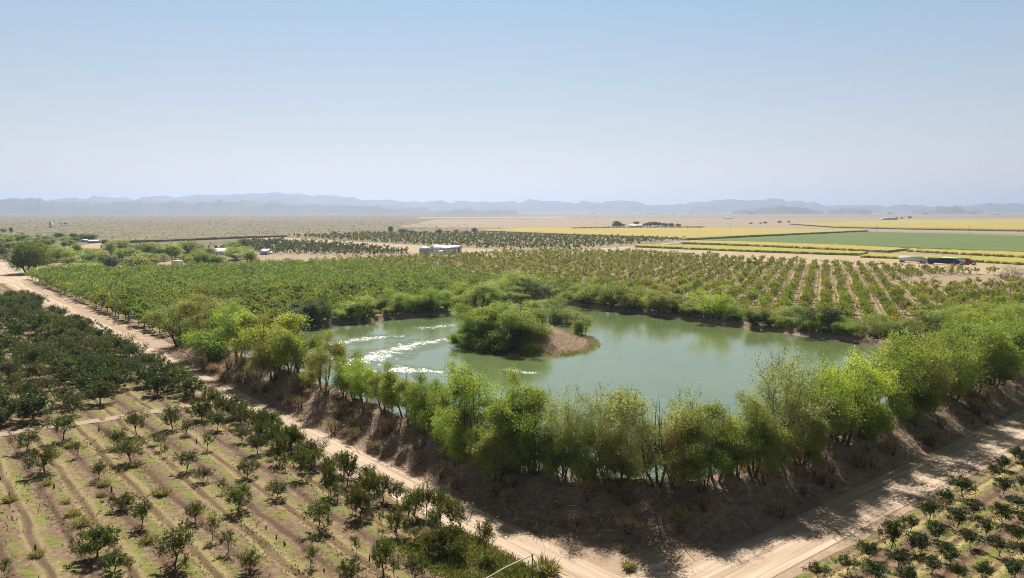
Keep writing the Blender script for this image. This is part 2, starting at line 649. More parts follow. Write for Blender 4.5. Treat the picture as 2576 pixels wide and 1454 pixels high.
M_YEL = mat_crop('yellow_crop', [(.3, (0.28, 0.215, 0.042)), (.5, (0.36, 0.285, 0.062)), (.7, (0.42, 0.335, 0.085))])
M_YEL_G = mat_crop('yellow_green_crop', [(.3, (0.18, 0.2, 0.02)), (.5, (0.31, 0.3, 0.035)), (.7, (0.4, 0.355, 0.06))], .7)
M_GRN = mat_crop('green_crop', [(.3, (0.077, 0.112, 0.028)), (.5, (0.108, 0.154, 0.038)), (.7, (0.161, 0.196, 0.059))], .4)
M_TAN = mat_crop('stubble', [(.3, (0.345, 0.255, 0.143)), (.7, (0.435, 0.338, 0.210))], .2)
M_PINK = mat_crop('fallow', [(.3, (0.27, 0.205, 0.125)), (.7, (0.34, 0.262, 0.165))], .05)
M_OLIVE = mat_crop('pasture', [(.3, (.2, .2, .09)), (.7, (.28, .26, .13))], .05)
poly_field('crop_field', [(1210, 580), (1320, 575.5), (1750, 575), (2180, 581)], [(1212, 582), (1400, 590), (1640, 599), (1735, 604), (1883, 596), (2182, 582)], 1.6, M_YEL, 'stuff', 160, 14)
poly_field('crop_field', [(1752, 604.5), (1883, 598), (2182, 583.5), (2380, 588), (2700, 598)], [(1730, 606.5), (1883, 610), (2125, 619), (2367, 627), (2700, 640)], .5, M_GRN, 'stuff', 150, 26)
poly_field('crop_field', [(1740, 609), (1883, 612), (2125, 621), (2285, 629.5)], [(1716, 613.5), (1883, 619), (2100, 629), (2235, 636)], 1.7, M_YEL, 'stuff', 130, 9)
poly_field('crop_field', [(1610, 618.5), (1883, 625), (2060, 634), (2185, 638.5)], [(1594, 622), (1883, 634), (2050, 640), (2170, 643.5)], 1.7, M_YEL_G, 'stuff', 130, 9)
poly_field('crop_field', [(2290, 629.5), (2420, 634), (2700, 643)], [(2284, 633), (2420, 641), (2700, 655)], 1.6, M_YEL, 'stuff', 90, 9)
poly_field('crop_field', [(2180, 644), (2300, 646), (2420, 649), (2700, 659)], [(2163, 648), (2260, 652), (2400, 657), (2700, 674)], 1.5, M_YEL_G, 'stuff', 100, 9)
poly_field('crop_field', [(1985, 563), (2250, 555.5), (2700, 553)], [(1984, 564), (2100, 572), (2300, 577), (2700, 584)], 1.7, M_YEL, 'stuff', 130, 12)
poly_field('stubble_field', [(616, 599), (715, 597.5), (1058, 617), (1262, 629), (1400, 640)], [(641, 604), (830, 615), (1012, 634), (1180, 645), (1330, 650)], 0, M_TAN, 'structure', 60, 6, 0, .05)
poly_field('fallow_field', [(1400, 632), (1594, 623), (2170, 645), (2400, 659), (2700, 676)], [(1380, 642), (1594, 640), (1840, 655), (2170, 670), (2700, 705)], 0, M_TAN, 'structure', 60, 6, 0, .05)
poly_field('fallow_field', [(1100, 552), (1500, 549.5), (2000, 548.5), (2900, 548)], [(1000, 571), (1500, 575), (2000, 579), (2900, 592)], 0, M_PINK, 'structure', 60, 8, 0, .02)
poly_field('pasture', [(1060, 546.5), (1380, 544.8), (1420, 545)], [(1040, 549), (1240, 548.8), (1440, 548.6)], 0, M_TAN, 'structure', 40, 4, 0, .05)
poly_field('bare_lot', [(250, 611), (310, 613), (345, 622)], [(160, 622), (250, 626), (340, 630)], 0, M_TAN, 'structure', 20, 4, 0, .06)
poly_field('bare_lot', [(-20, 660), (20, 660), (120, 680)], [(-20, 712), (30, 714), (110, 706)], 0, M_ROAD_A, 'structure', 20, 8, 0, .06)
poly_field('bare_lot', [(2330, 690), (2430, 694), (2520, 690)], [(2200, 716), (2350, 720), (2500, 716)], 0, M_PINK, 'structure', 20, 8, 0, .04)
poly_field('dirt_track', [(1420, 631), (1592, 620), (1737, 606), (1900, 601)], [(1420, 634), (1592, 622.5), (1737, 607.6), (1900, 602)], 0, M_ROAD_B, 'structure', 40, 3, 0, .1)

# far ranges: rounded ridges with spurs
def ridge(name, prof, dist, depth, seed, mat, ext=0):
    xs = np.array([q[0] for q in prof], float)
    ys = np.array([q[1] for q in prof], float)
    px = np.linspace(xs[0], xs[-1], 620)
    top = np.interp(px, xs, ys)
    X = (px - 1288) / F * dist
    Zt = np.maximum(height_at(dist, top) + (fbm(px * .045, px * 0, seed, 5) - .5) * dist * .0085 * sstep(0, dist * .006, height_at(dist, top)), 1)
    t = np.linspace(0, 1, 26)
    prof_t = np.sin(np.pi * t) ** 1.2
    V = np.zeros((len(px), len(t), 3))
    nn = fbm(X[:, None] * .0035 + 0 * t[None], t[None] * 4 + 0 * X[:, None], seed + 5, 4)
    V[..., 0] = X[:, None] * (1 + (t[None] - .5) * depth / dist)
    V[..., 1] = dist + (t[None] - .5) * depth
    V[..., 2] = Zt[:, None] * prof_t[None] * (1 - .95 * (1 - prof_t[None]) * nn) - 2
    return tag(link(name, MB().grid(V).mesh(name, [mat], True)), kind='structure')


M_MT = mat_mountain()
ridge('mountains', [(-1700, 514), (-1400, 503), (-1000, 508), (-700, 500), (-500, 497), (0, 498), (60, 498), (110, 500), (140, 507), (190, 508), (240, 505), (265, 507), (290, 512), (320, 510), (350, 507), (400, 507), (440, 505), (480, 509), (550, 507), (580, 503), (640, 506), (690, 509), (760, 512), (860, 516), (960, 520), (1060, 524), (1160, 527), (1300, 529)], 8600, 2200, 3, M_MT)
ridge('mountains', [(-1700, 505), (-1100, 512), (-500, 512), (130, 505), (200, 497), (260, 496), (330, 499), (350, 503), (370, 497), (410, 494), (470, 493), (560, 491), (640, 488), (710, 486), (740, 489), (790, 492), (850, 494), (900, 499), (960, 503), (1040, 507), (1090, 505), (1160, 507), (1250, 507), (1330, 504), (1400, 506), (1450, 508), (1550, 503), (1600, 508), (1640, 513), (1720, 513), (1790, 507), (1850, 503), (1900, 501), (1980, 503), (2030, 508), (2080, 515), (2150, 514), (2230, 517), (2350, 517), (2450, 516), (2576, 512), (3000, 512), (3500, 507), (4200, 514)], 14000, 2400, 8, M_MT)
ridge('hill', [(1840, 530), (1900, 525), (1940, 521), (1965, 519), (1990, 521), (2030, 526), (2070, 530)], 8200, 900, 13, M_MT)
ridge('hill', [(2290, 530), (2330, 525), (2355, 519), (2372, 517), (2390, 519), (2420, 525), (2470, 530)], 8600, 900, 17, M_MT)
ridge('hill', [(2080, 530), (2110, 526), (2125, 524.5), (2150, 526), (2190, 530)], 8400, 900, 19, M_MT)


# ------------------------------------------------------------------ plants
def tree_mesh(seed, h, r, bottom, stems=3, n_limb=9, n_clump=90, per=90, L=.34, W=.12, spread=.55, droop=.3, spike=0.0, rad=.16, flat=1.0, gap=.0, twig=True, lop=.25, fuzz=0.0, lobes=0):
    """one tree: (wood, foliage) as quad collections. Clumps of leaf blades hang on limbs that reach an uneven crown outline."""
    g = np.random.default_rng(seed)
    wood, fol = MB(), MB()
    cz, rz = (h + bottom) / 2, (h - bottom) / 2
    ph = g.random(6) * 6.28

    def env(d):
        az = np.arctan2(d[:, 1], d[:, 0])
        return 1 + lop * (np.sin(2 * az + ph[0]) * .4 + np.sin(3 * az + ph[1] + d[:, 2] * 2) * .5 + np.sin(5 * az + ph[2] - 3 * d[:, 2]) * .35)
    d = g.normal(size=(n_clump * 3, 3))
    d /= np.linalg.norm(d, axis=1)[:, None]
    rr = g.random(len(d)) ** .42
    C = d * (rr * env(d))[:, None] * [r, r, rz * flat] * .86
    C[:, 2] += cz
    if lobes:      # billows: clumps sit on the outer shells of several smaller domes
        dl = g.normal(size=(lobes, 3)) * [1, 1, .9] + [0, 0, .15]
        dl /= np.linalg.norm(dl, axis=1)[:, None]
        kl = g.uniform(.45, .8, lobes)
        LC = dl * (kl * env(dl))[:, None] * [r, r, rz] + [0, 0, cz]
        LR = g.uniform(.26, .46, lobes) * r
        li = g.integers(0, lobes, len(C))
        dd = g.normal(size=C.shape) + [0, 0, .35]
        dd /= np.linalg.norm(dd, axis=1)[:, None]
        C = LC[li] + dd * (LR[li] * g.random(len(C)) ** .35)[:, None] * [1, 1, .85]
    keep = (C[:, 2] > bottom * .8) & (C[:, 2] < h)
    C = C[keep]
    if gap:
        nz = fbm(C[:, 0] * .5 + seed, C[:, 1] * .5 + C[:, 2] * .4, seed, 2)
        C = C[nz > gap]
    C = C[:n_clump]
    bases, nodes = [], []
    for s in range(stems):
        an = ph[3] + s * 6.28 / stems + g.normal() * .3
        b0 = np.array([math.cos(an), math.sin(an), 0]) * (.25 * r * .3 if stems > 1 else 0)
        fork = np.array([math.cos(an) * r * .22, math.sin(an) * r * .22, max(bottom * .8, h * .16)]) if stems > 1 else np.array([g.normal() * .1, g.normal() * .1, max(bottom * .85, .25 * h)])
        b0[2] = -.5
        mid = (b0 + fork) / 2 + g.normal(size=3) * .08 * [1, 1, 0]
        wood.tube([b0, mid, fork], [rad * 1.25, rad, rad * .85], 6)
        for k in range(max(2, n_limb // stems)):
            az = an + g.normal() * (.75 if stems > 1 else 2.2) if stems > 1 else ph[4] + k * 6.28 / max(2, n_limb) + g.normal() * .3
            el = g.uniform(.15, 1.25)
            dd = np.array([[math.cos(az) * math.cos(el), math.sin(az) * math.cos(el), math.sin(el)]])
            end = (dd * env(dd)[:, None] * [r, r, rz] * .62)[0] + [0, 0, cz]
            ctl = (fork + end) / 2 + np.array([0, 0, .12 * h]) * g.uniform(-.3, 1) + g.normal(size=3) * .2 * r
            t = np.linspace(0, 1, 7)[:, None]
            path = fork * (1 - t) ** 2 + ctl * 2 * t * (1 - t) + end * t * t
            wood.tube(path, np.linspace(rad * .6, rad * .07, 7), 5)
            nodes += list(path[2:])
    nodes = np.array(nodes)
    if twig:
        for c in C:
            k = np.argmin(np.linalg.norm(nodes - (c - [0, 0, .3]), axis=1) + (nodes[:, 2] > c[2]) * .6)
            n0 = nodes[k]
            m_ = (n0 + c) / 2 + g.normal(size=3) * .1
            wood.tube([n0, m_, c], [rad * .16, rad * .11, rad * .05], 3)
    n = per * len(C)
    ci = np.repeat(np.arange(len(C)), per)
    cs = g.uniform(.6, 1.35, len(C))
    off = g.normal(size=(n, 3)) * [1, 1, .72]
    P = C[ci] + off * (spread * cs[ci])[:, None]
    if spike:      # leaves sit along upright shoots
        sh = 5
        ax = C - [0, 0, cz - rz * .9]
        ax = ax / np.linalg.norm(ax, axis=1)[:, None]
        sd = ax[:, None, :] * .8 + g.normal(size=(len(C), sh, 3)) * .45 + [0, 0, .45]
        sd /= np.linalg.norm(sd, axis=2)[..., None]
        si = g.integers(0, sh, n)
        t = g.random(n) ** .8
        P = C[ci] + sd[ci, si] * (t * spike * cs[ci])[:, None] + g.normal(size=(n, 3)) * spread * .28
        out = sd[ci, si] * .8 + g.normal(size=(n, 3)) * .8
    else:
        out = (P - [0, 0, cz]) / [r, r, rz]
        out = out * .6 + g.normal(size=(n, 3)) * .75 - [0, 0, droop]
    P[:, 2] = np.maximum(P[:, 2], .05)
    tone = np.clip(g.uniform(.1, .75, len(C))[ci] * .7 + g.random(n) * .45, 0, 1)
    side = g.normal(size=(n, 3))
    sz = g.uniform(.6, 1.25, n)
    fol.leaves(P, out, side, L * sz, W * sz, 0, tone)
    if fuzz:       # bare twig ends
        k = int(fuzz * len(C))
        for c in C[g.integers(0, len(C), k)]:
            dd = (c - [0, 0, cz]) / r + g.normal(size=3) * .4 + [0, 0, .5]
            dd /= np.linalg.norm(dd)
            wood.tube([c, c + dd * g.uniform(.5, 1.3)], [.018, .008], 3)
    return wood, fol


class Kind:
    def __init__(self, seed, bark=M_BARK, leaf=M_LEAF, single=False, **kw):
        w, f = tree_mesh(seed, **kw)
        self.h, self.r, self.wood, self.fol = kw['h'], kw['r'], w, f
        self.mats = (bark, leaf)
        self.single = single
        if single:
            m = MB()
            m.add(np.concatenate(w.v), np.concatenate(w.q), 0)
            m.add(np.concatenate(f.v), np.concatenate(f.q), 1, np.concatenate(f.a))
            self.me = m.mesh('tree', [bark, leaf])
        else:
            self.wme = w.mesh('trunk', [bark], True)
            self.fme = f.mesh('crown', [leaf])


def plant(kind, name, label, cat, X, Y, z, sx, sz, color, group=None, rz=None, tilt=None):
    rz = random.uniform(0, 6.28) if rz is None else rz
    if kind.single:
        o = link(name, kind.me, None, (X, Y, z), rz)
        o.color = (*color, 1)
        o.scale = (sx, sx, sz)
        return tag(o, label, cat, group)
    o = thing(name, label, cat, (X, Y, z), rz, group)
    o.scale = (sx, sx, sz)
    if tilt:
        o.rotation_euler = (tilt[0], tilt[1], rz)
    t = link('trunk', kind.wme, o)
    c = link('crown', kind.fme, o)
    c.color = (*color, 1)
    return o


def jit(c, s=.15):
    k = 1 + random.uniform(-s, s)
    return tuple(max(.003, x * k * (1 + random.uniform(-s * .5, s * .5))) for x in c)


LIME, YELL, MIDG, OLIV, DARK, SILV = (.25, .325, .085), (.32, .375, .08), (.19, .25, .068), (.23, .26, .095), (.065, .1, .028), (.29, .33, .17)

LF = dict(L=.25, W=.09)
willows = [
    Kind(101, h=9, r=4.2, bottom=.1, stems=3, n_limb=12, n_clump=165, per=112, spread=.44, droop=.45, lop=.4, lobes=11, **LF),
    Kind(102, h=10, r=4.6, bottom=.1, stems=4, n_limb=12, n_clump=180, per=112, spread=.44, droop=.4, lop=.5, lobes=13, **LF),
    Kind(103, h=8.5, r=4.4, bottom=.1, stems=3, n_limb=12, n_clump=170, per=112, spread=.44, droop=.5, lop=.4, lobes=12, **LF),
    Kind(104, h=9.5, r=3.8, bottom=.1, stems=2, n_limb=10, n_clump=180, per=112, spread=.42, droop=.35, lop=.55, lobes=10, **LF),
    Kind(105, h=9, r=4.5, bottom=.1, stems=4, n_limb=14, n_clump=165, per=112, spread=.44, droop=.4, lop=.5, lobes=9, **LF),
    Kind(106, h=9, r=4.3, bottom=.1, stems=3, n_limb=12, n_clump=170, per=112, spread=.5, droop=.3, lop=.45, lobes=15, **LF),
]
airy = [
    Kind(111, M_BARK_PALE, h=10, r=4.4, bottom=.6, stems=3, n_limb=15, n_clump=120, per=95, L=.24, W=.08, spread=.6, droop=.3, gap=.36, fuzz=3, lop=.45, rad=.13),
    Kind(112, h=10, r=4.2, bottom=.8, stems=3, n_limb=14, n_clump=120, per=95, L=.24, W=.085, spread=.55, droop=.35, lop=.5, lobes=10, fuzz=2, rad=.13),
    Kind(113, M_BARK_PALE, h=9, r=4.8, bottom=.3, stems=4, n_limb=16, n_clump=150, per=90, L=.24, W=.08, spread=.65, droop=.25, gap=.3, fuzz=3, lop=.4, rad=.12),
]
bushes = [
    Kind(121, h=4.5, r=2.9, bottom=.05, stems=3, n_limb=9, n_clump=95, per=140, spread=.42, droop=.2, lobes=8, **LF),
    Kind(122, h=4, r=2.6, bottom=.05, stems=3, n_limb=9, n_clump=85, per=140, spread=.42, droop=.3, lop=.45, lobes=7, **LF),
]
KINDS = {'w': willows, 'a': airy, 'b': bushes}
HUE = {'lime': LIME, 'yell': YELL, 'mid': MIDG, 'olive': OLIV, 'dark': DARK, 'silver': SILV}
WORDS = {'lime': 'bright green', 'yell': 'yellow-green', 'mid': 'mid green', 'olive': 'olive green', 'dark': 'dark green', 'silver': 'silvery grey-green'}
FORM = {'w': 'dense bushy tree', 'a': 'open thin-leaved tree showing bare limbs', 'b': 'low round bush'}


def bank_tree(x, yb, yt, w, k, hue, where, zb=None, group=None, which=None, span='near'):
    wide = {'near': 1.12, 'far': 1.45, 'isle': 1.4}[span]
    zb0 = 3.2 if zb is None else zb
    X, Y = at(x, yb, zb0)
    for _ in range(3):
        z = ground_z(X, Y)
        X, Y = at(x, yb, z)
    hgt = height_at(Y, yt) - z
    wid = w / F * math.hypot(Y, H)
    a_, b_ = to_ab(X, Y)
    if span != 'isle':      # keep the stems on the shore
        ca, cb = (PA0 + PA1) / 2, (PB0 + PB1) / 2
        while float(pond_sd(np.array([a_]), np.array([b_]))[0]) < 1.0:
            a_, b_ = a_ + (a_ - ca) * .01, b_ + (b_ - cb) * .01
        X, Y = ab(a_, b_)
        z = ground_z(X, Y)
    kk = KINDS[k][which if which is not None else random.randrange(len(KINDS[k]))]
    sx, sz = wid / (2 * kk.r), hgt / kk.h
    nm = 'bank_bush' if k == 'b' else 'bank_tree'
    return plant(kk, nm, '%s %s, %s' % (WORDS[hue], FORM[k], where), 'bush' if k == 'b' else 'tree', X, Y, z - .1, sx * wide, sz * (1.18 if span == 'isle' else 1.05), jit(HUE[hue], .12), group, tilt=(random.uniform(-.08, .08), random.uniform(-.08, .08)))


near_bank = [  # x, base y, top y, width, kind, hue: from the road bend by the track round the near corner and up the second road
    (455, 872, 752, 130, 'w', 'olive'), (520, 868, 742, 130, 'w', 'olive'), (585, 870, 762, 110, 'a', 'silver'), (530, 925, 838, 110, 'b', 'lime'),
    (600, 930, 790, 120, 'w', 'lime'), (668, 938, 770, 175, 'w', 'yell'), (690, 985, 832, 115, 'w', 'olive'), (735, 955, 815, 90, 'w', 'yell'),
    (752, 985, 842, 100, 'w', 'mid'), (812, 992, 852, 100, 'w', 'olive'), (866, 1005, 893, 80, 'w', 'mid'), (915, 1020, 903, 95, 'w', 'lime'),
    (965, 1040, 915, 90, 'w', 'mid'), (1018, 1065, 930, 95, 'w', 'lime'), (1075, 1090, 950, 95, 'w', 'mid'), (1128, 1120, 965, 100, 'a', 'lime'),
    (1175, 1190, 972, 175, 'w', 'lime'), (1270, 1200, 985, 150, 'w', 'lime'), (1335, 1205, 965, 150, 'w', 'mid'), (1430, 1200, 980, 130, 'a', 'silver'),
    (1520, 1205, 990, 140, 'a', 'olive'), (1560, 1215, 1060, 110, 'w', 'olive'), (1650, 1220, 972, 200, 'a', 'silver'), (1735, 1215, 1000, 150, 'a', 'olive'),
    (1800, 1225, 1010, 150, 'w', 'mid'), (1850, 1215, 1050, 130, 'w', 'lime'), (1895, 1195, 1000, 140, 'w', 'olive'), (1965, 1175, 905, 190, 'a', 'silver'),
    (2040, 1165, 930, 150, 'a', 'lime'), (2075, 1130, 960, 130, 'w', 'mid'), (2120, 1115, 885, 200, 'w', 'yell'), (2215, 1095, 900, 150, 'w', 'mid'),
    (2260, 1060, 850, 170, 'w', 'lime'), (2320, 1040, 835, 150, 'a', 'olive'), (2370, 1010, 815, 160, 'w', 'mid'), (2425, 985, 800, 150, 'w', 'lime'),
    (2480, 970, 790, 150, 'w', 'mid'), (2530, 945, 775, 150, 'w', 'lime'), (2590, 930, 780, 150, 'w', 'mid'), (2640, 905, 770, 150, 'w', 'lime'), (2490, 905, 775, 110, 'w', 'yell'),
]
for i, t in enumerate(near_bank):
    side = '%s along the bank beside the left road' % nth(i + 1) if i < 17 else '%s along the bank above the right road' % nth(i - 16)
    bank_tree(*t, side, group='trees round the pond')
low = [(772, 1000, 945, 60), (890, 1030, 955, 60), (1048, 1100, 1020, 70), (1100, 1128, 1040, 70), (1150, 1200, 1090, 90), (1222, 1225, 1120, 90),
       (1300, 1230, 1130, 90), (1385, 1222, 1150, 60), (1580, 1232, 1175, 60), (1830, 1245, 1160, 80), (2020, 1200, 1090, 100), (2170, 1135, 1040, 90), (2290, 1085, 990, 90), (2400, 1030, 940, 90), (2500, 990, 900, 90), (1255, 1240, 1085, 130), (1345, 1240, 1095, 110), (1415, 1228, 1090, 100), (1480, 1222, 1120, 90), (1700, 1240, 1110, 120), (1765, 1242, 1115, 110),
       (1890, 1222, 1075, 110), (1945, 1212, 1060, 110), (2010, 1195, 1030, 120), (2105, 1150, 1010, 120), (2190, 1120, 990, 110), (2340, 1062, 930, 110), (2450, 1010, 880, 110), (1090, 1128, 1005, 70), (1140, 1170, 1040, 100)]
for i, t in enumerate(low):
    bank_tree(*t, 'b' if t[1] - t[2] < 105 else 'w', random.choice(['lime', 'mid', 'mid', 'olive']), '%s under the trees of the near bank' % nth(i + 1), group='bushes under the bank trees')
inner = [(1205, 1060, 955, 90, 'w', 'mid'), (1330, 1085, 985, 90, 'a', 'silver'), (1480, 1095, 1000, 90, 'w', 'mid'), (1590, 1110, 985, 110, 'a', 'silver'), (1740, 1105, 1005, 110, 'a', 'silver'), (1860, 1095, 995, 110, 'a', 'olive'),
         (845, 955, 880, 70, 'a', 'silver'), (1100, 1030, 945, 70, 'a', 'silver'), (2080, 1030, 905, 100, 'a', 'lime'), (2270, 950, 850, 100, 'a', 'olive'), (2420, 905, 790, 110, 'w', 'lime')]
for i, t in enumerate(inner):
    bank_tree(*t, '%s of the line behind the near bank' % nth(i + 1), group='trees round the pond', zb=2.7)

far_left = [(745, 822, 760, 70, 'w', 'dark'), (795, 815, 770, 50, 'b', 'mid'), (835, 812, 745, 60, 'w', 'dark'), (880, 806, 748, 60, 'w', 'mid'), (925, 800, 742, 75, 'w', 'lime'), (975, 797, 738, 60, 'w', 'mid'),
            (1015, 794, 735, 65, 'w', 'lime'), (1055, 789, 730, 60, 'w', 'mid'), (1090, 786, 722, 60, 'w', 'lime'), (1130, 784, 716, 65, 'w', 'lime'), (1172, 781, 710, 70, 'w', 'yell'), (1215, 774, 702, 75, 'w', 'lime'),
            (1258, 768, 692, 85, 'w', 'lime'), (1300, 764, 683, 100, 'w', 'lime'), (1338, 760, 690, 70, 'w', 'dark'), (1375, 757, 706, 55, 'a', 'silver')]
for i, t in enumerate(far_left):
    bank_tree(*t, '%s along the far bank before the gap' % nth(i + 1), group='trees round the pond', zb=2.6, span='far')
far_right = [(1432, 775, 722, 55, 'w', 'olive'), (1480, 777, 710, 70, 'w', 'lime'), (1525, 782, 712, 65, 'w', 'mid'), (1570, 786, 716, 65, 'w', 'olive'), (1620, 790, 735, 60, 'w', 'lime'), (1660, 795, 738, 60, 'w', 'olive'), (1700, 800, 736, 65, 'w', 'mid'),
             (1745, 806, 748, 60, 'w', 'mid'), (1790, 812, 729, 80, 'w', 'yell'), (1835, 817, 745, 75, 'w', 'olive'), (1880, 822, 765, 60, 'w', 'lime'), (1920, 828, 762, 65, 'a', 'olive'), (1965, 834, 760, 75, 'a', 'silver'), (2010, 842, 772, 70, 'w', 'mid'),
             (2055, 850, 768, 90, 'w', 'dark'), (2085, 850, 775, 60, 'w', 'dark'), (2130, 855, 795, 65, 'w', 'lime'), (2175, 860, 792, 75, 'a', 'olive'), (2220, 862, 785, 80, 'w', 'mid'), (2270, 860, 785, 85, 'w', 'olive'), (2320, 850, 790, 80, 'w', 'dark'),
             (2370, 838, 776, 85, 'w', 'mid'), (2420, 835, 768, 90, 'w', 'lime'), (2470, 830, 768, 90, 'w', 'mid'), (2530, 825, 775, 90, 'w', 'lime')]
for i, t in enumerate(far_right):
    bank_tree(*t, '%s past the gap along the far bank' % nth(i + 1), group='trees round the pond', zb=2.6, span='far')
isle = [(1185, 872, 795, 80, 'w', 'lime'), (1222, 885, 778, 95, 'w', 'mid'), (1265, 890, 770, 100, 'w', 'lime'), (1262, 897, 835, 80, 'b', 'mid'), (1312, 895, 805, 95, 'w', 'olive'), (1335, 900, 815, 70, 'w', 'mid'),
        (1210, 850, 785, 80, 'w', 'lime'), (1300, 850, 768, 100, 'w', 'lime'), (1345, 835, 775, 80, 'w', 'mid'), (1385, 825, 752, 80, 'w', 'mid'), (1420, 822, 780, 60, 'a', 'silver'), (1440, 832, 785, 65, 'w', 'olive'), (1466, 845, 802, 45, 'w', 'mid'), (1180, 850, 800, 60, 'w', 'mid'), (1240, 840, 765, 90, 'w', 'lime'), (1330, 815, 765, 80, 'w', 'silver')]
for i, (x, yb, yt, w) in enumerate([(1160, 872, 838, 42), (1178, 882, 842, 48), (1203, 893, 850, 52), (1232, 900, 852, 55), (1262, 905, 858, 55), (1292, 907, 860, 55), (1322, 907, 858, 55), (1348, 905, 862, 50), (1370, 900, 868, 36)]):
    bank_tree(x, yb, yt, w, 'b', ['mid', 'olive', 'lime', 'mid', 'dark', 'mid', 'olive', 'mid', 'dark'][i], '%s along the front edge of the island' % nth(i + 1), group='bushes on the island', zb=2.3, span='isle')
for i, t in enumerate(sorted(isle)):
    bank_tree(*t, '%s from the left, island' % nth(i + 1), group='trees on the island', zb=3.2, span='isle')

k_ = 0
shore = [(186.0 + random.uniform(-.6, 1.2), b_) for b_ in np.arange(64, 160, 3.4)] + [(a_, 172.2 + random.uniform(-.6, 1.2)) for a_ in np.arange(176, 72, -3.0)]
for a_, b_ in shore:
    if random.random() < .12:
        continue
    k_ += 1
    X, Y = ab(a_, b_)
    hue = random.choice(['mid', 'lime', 'olive', 'dark', 'mid'])
    kk = random.choice(bushes)
    s_ = random.uniform(.5, .95)
    plant(kk, 'shore_bush', '%s low bush at the far waterline, %s along from the dead brown shrub' % (WORDS[hue], nth(k_)), 'bush', X, Y, ground_z(X, Y) - .1, s_ * 1.15, s_, jit(HUE[hue], .15), 'bushes along the far waterline')
for x, yb, yt, w, lab in ((1690, 1215, 1060, 110, 'rust brown half dead tree among the thin trees on the near corner'), (1625, 1205, 1000, 90, 'grey bare twiggy tree rising over the near corner bank')):
    X, Y = at(x, yb, 3.0)
    kk = airy[0] if 'grey' in lab else airy[2]
    plant(kk, 'dead_tree', lab, 'tree', X, Y, ground_z(X, Y) - .1, w / F * math.hypot(Y, H) / (2 * kk.r), (height_at(Y, yt) - 3) / kk.h, (.2, .13, .075) if 'rust' in lab else (.2, .19, .13))
# dead brown shrub, bare grey bush
dead = Kind(131, M_BARK, M_LEAF_DARK, h=4, r=1.8, bottom=.4, stems=3, n_limb=9, n_clump=40, per=40, L=.25, W=.06, spread=.45, droop=-.4)
X, Y = at(782, 815, 2.9)
plant(dead, 'dead_shrub', 'rust brown dead shrub at the far water edge', 'shrub', X, Y, 2.6, 1.25, 1.5, (.2, .085, .04))
bare = Kind(132, M_BARK_PALE, M_LEAF, h=7, r=5.5, bottom=.4, stems=5, n_limb=30, n_clump=150, per=10, L=.2, W=.06, spread=.6, droop=0, rad=.1, fuzz=6)
X, Y = at(2545, 716)
plant(bare, 'bare_bush', 'large bare grey twiggy bush beyond the sparse orchard', 'bush', X, Y, 0, 1.35, 1.3, (.12, .11, .07))

# ------------------------------------------------------------------ orchard blocks
DK, DK2 = (.08, .1, .022), (.09, .11, .028)
ok_near = [
    Kind(201, leaf=M_LEAF_DARK, h=4.2, r=2.1, bottom=.7, stems=1, n_limb=7, n_clump=62, per=48, L=.27, W=.11, spread=.36, spike=1.15, rad=.1),
    Kind(202, leaf=M_LEAF_DARK, h=4.0, r=2.3, bottom=.6, stems=1, n_limb=7, n_clump=66, per=48, L=.27, W=.11, spread=.36, spike=1.1, rad=.1, lop=.4),
    Kind(203, leaf=M_LEAF_DARK, h=3.6, r=2.2, bottom=.5, stems=1, n_limb=7, n_clump=66, per=48, L=.27, W=.11, spread=.36, spike=.95, rad=.11),
    Kind(204, leaf=M_LEAF_DARK, h=4.4, r=1.9, bottom=.8, stems=1, n_limb=6, n_clump=52, per=42, L=.3, W=.12, spread=.33, spike=1.1, rad=.09, lop=.45),
]
ok_thin = [
    Kind(211, leaf=M_LEAF_DARK, h=3.6, r=1.5, bottom=1.0, stems=1, n_limb=6, n_clump=34, per=36, L=.26, W=.11, spread=.4, spike=.8, rad=.07, lop=.5),
    Kind(212, leaf=M_LEAF_DARK, h=3.2, r=1.3, bottom=1.1, stems=1, n_limb=5, n_clump=24, per=34, L=.26, W=.11, spread=.35, spike=.7, rad=.06, lop=.5),
]
ok_bush = [
    Kind(221, leaf=M_LEAF_DARK, h=3.2, r=2.5, bottom=.35, stems=1, n_limb=8, n_clump=80, per=44, L=.28, W=.13, spread=.52, spike=.6, rad=.1, lop=.3),
    Kind(222, leaf=M_LEAF_DARK, h=3.4, r=2.8, bottom=.4, stems=1, n_limb=8, n_clump=90, per=44, L=.28, W=.13, spread=.55, spike=.55, rad=.1, lop=.45),
]
# the open orchard in front: tree by tree (base x, base y, top y, width) surveyed in two close-ups
q1 = [(510, 340, 150, 190), (215, 430, 280, 200), (355, 605, 410, 240), (625, 480, 360, 90), (800, 660, 530, 120), (1100, 300, 110, 170), (950, 400, 260, 160), (1050, 520, 340, 230), (1250, 380, 280, 100), (1300, 420, 300, 90), (1340, 470, 370, 60),
      (1390, 250, 80, 160), (1505, 300, 200, 110), (1630, 180, 20, 220), (1760, 260, 120, 150), (1680, 420, 300, 100), (1510, 590, 440, 170), (1640, 680, 570, 140), (1960, 360, 240, 130), (1900, 150, 0, 230), (2150, 290, 120, 260), (2080, 450, 310, 160),
      (2240, 540, 420, 70), (2305, 580, 460, 90), (2350, 390, 250, 130), (2410, 430, 280, 120), (2000, 640, 510, 170), (1800, 770, 680, 80), (1930, 910, 720, 230), (2240, 810, 680, 170), (980, 900, 780, 210), (1150, 1040, 850, 170), (1580, 1000, 850, 150),
      (1720, 1150, 960, 110), (1845, 1250, 1080, 140), (800, 1290, 1060, 340), (930, 1400, 1250, 190), (1420, 1360, 1080, 310), (1505, 1420, 1330, 60), (2020, 1390, 1290, 180), (1050, 1430, 1350, 90), (40, 1440, 1390, 90)]
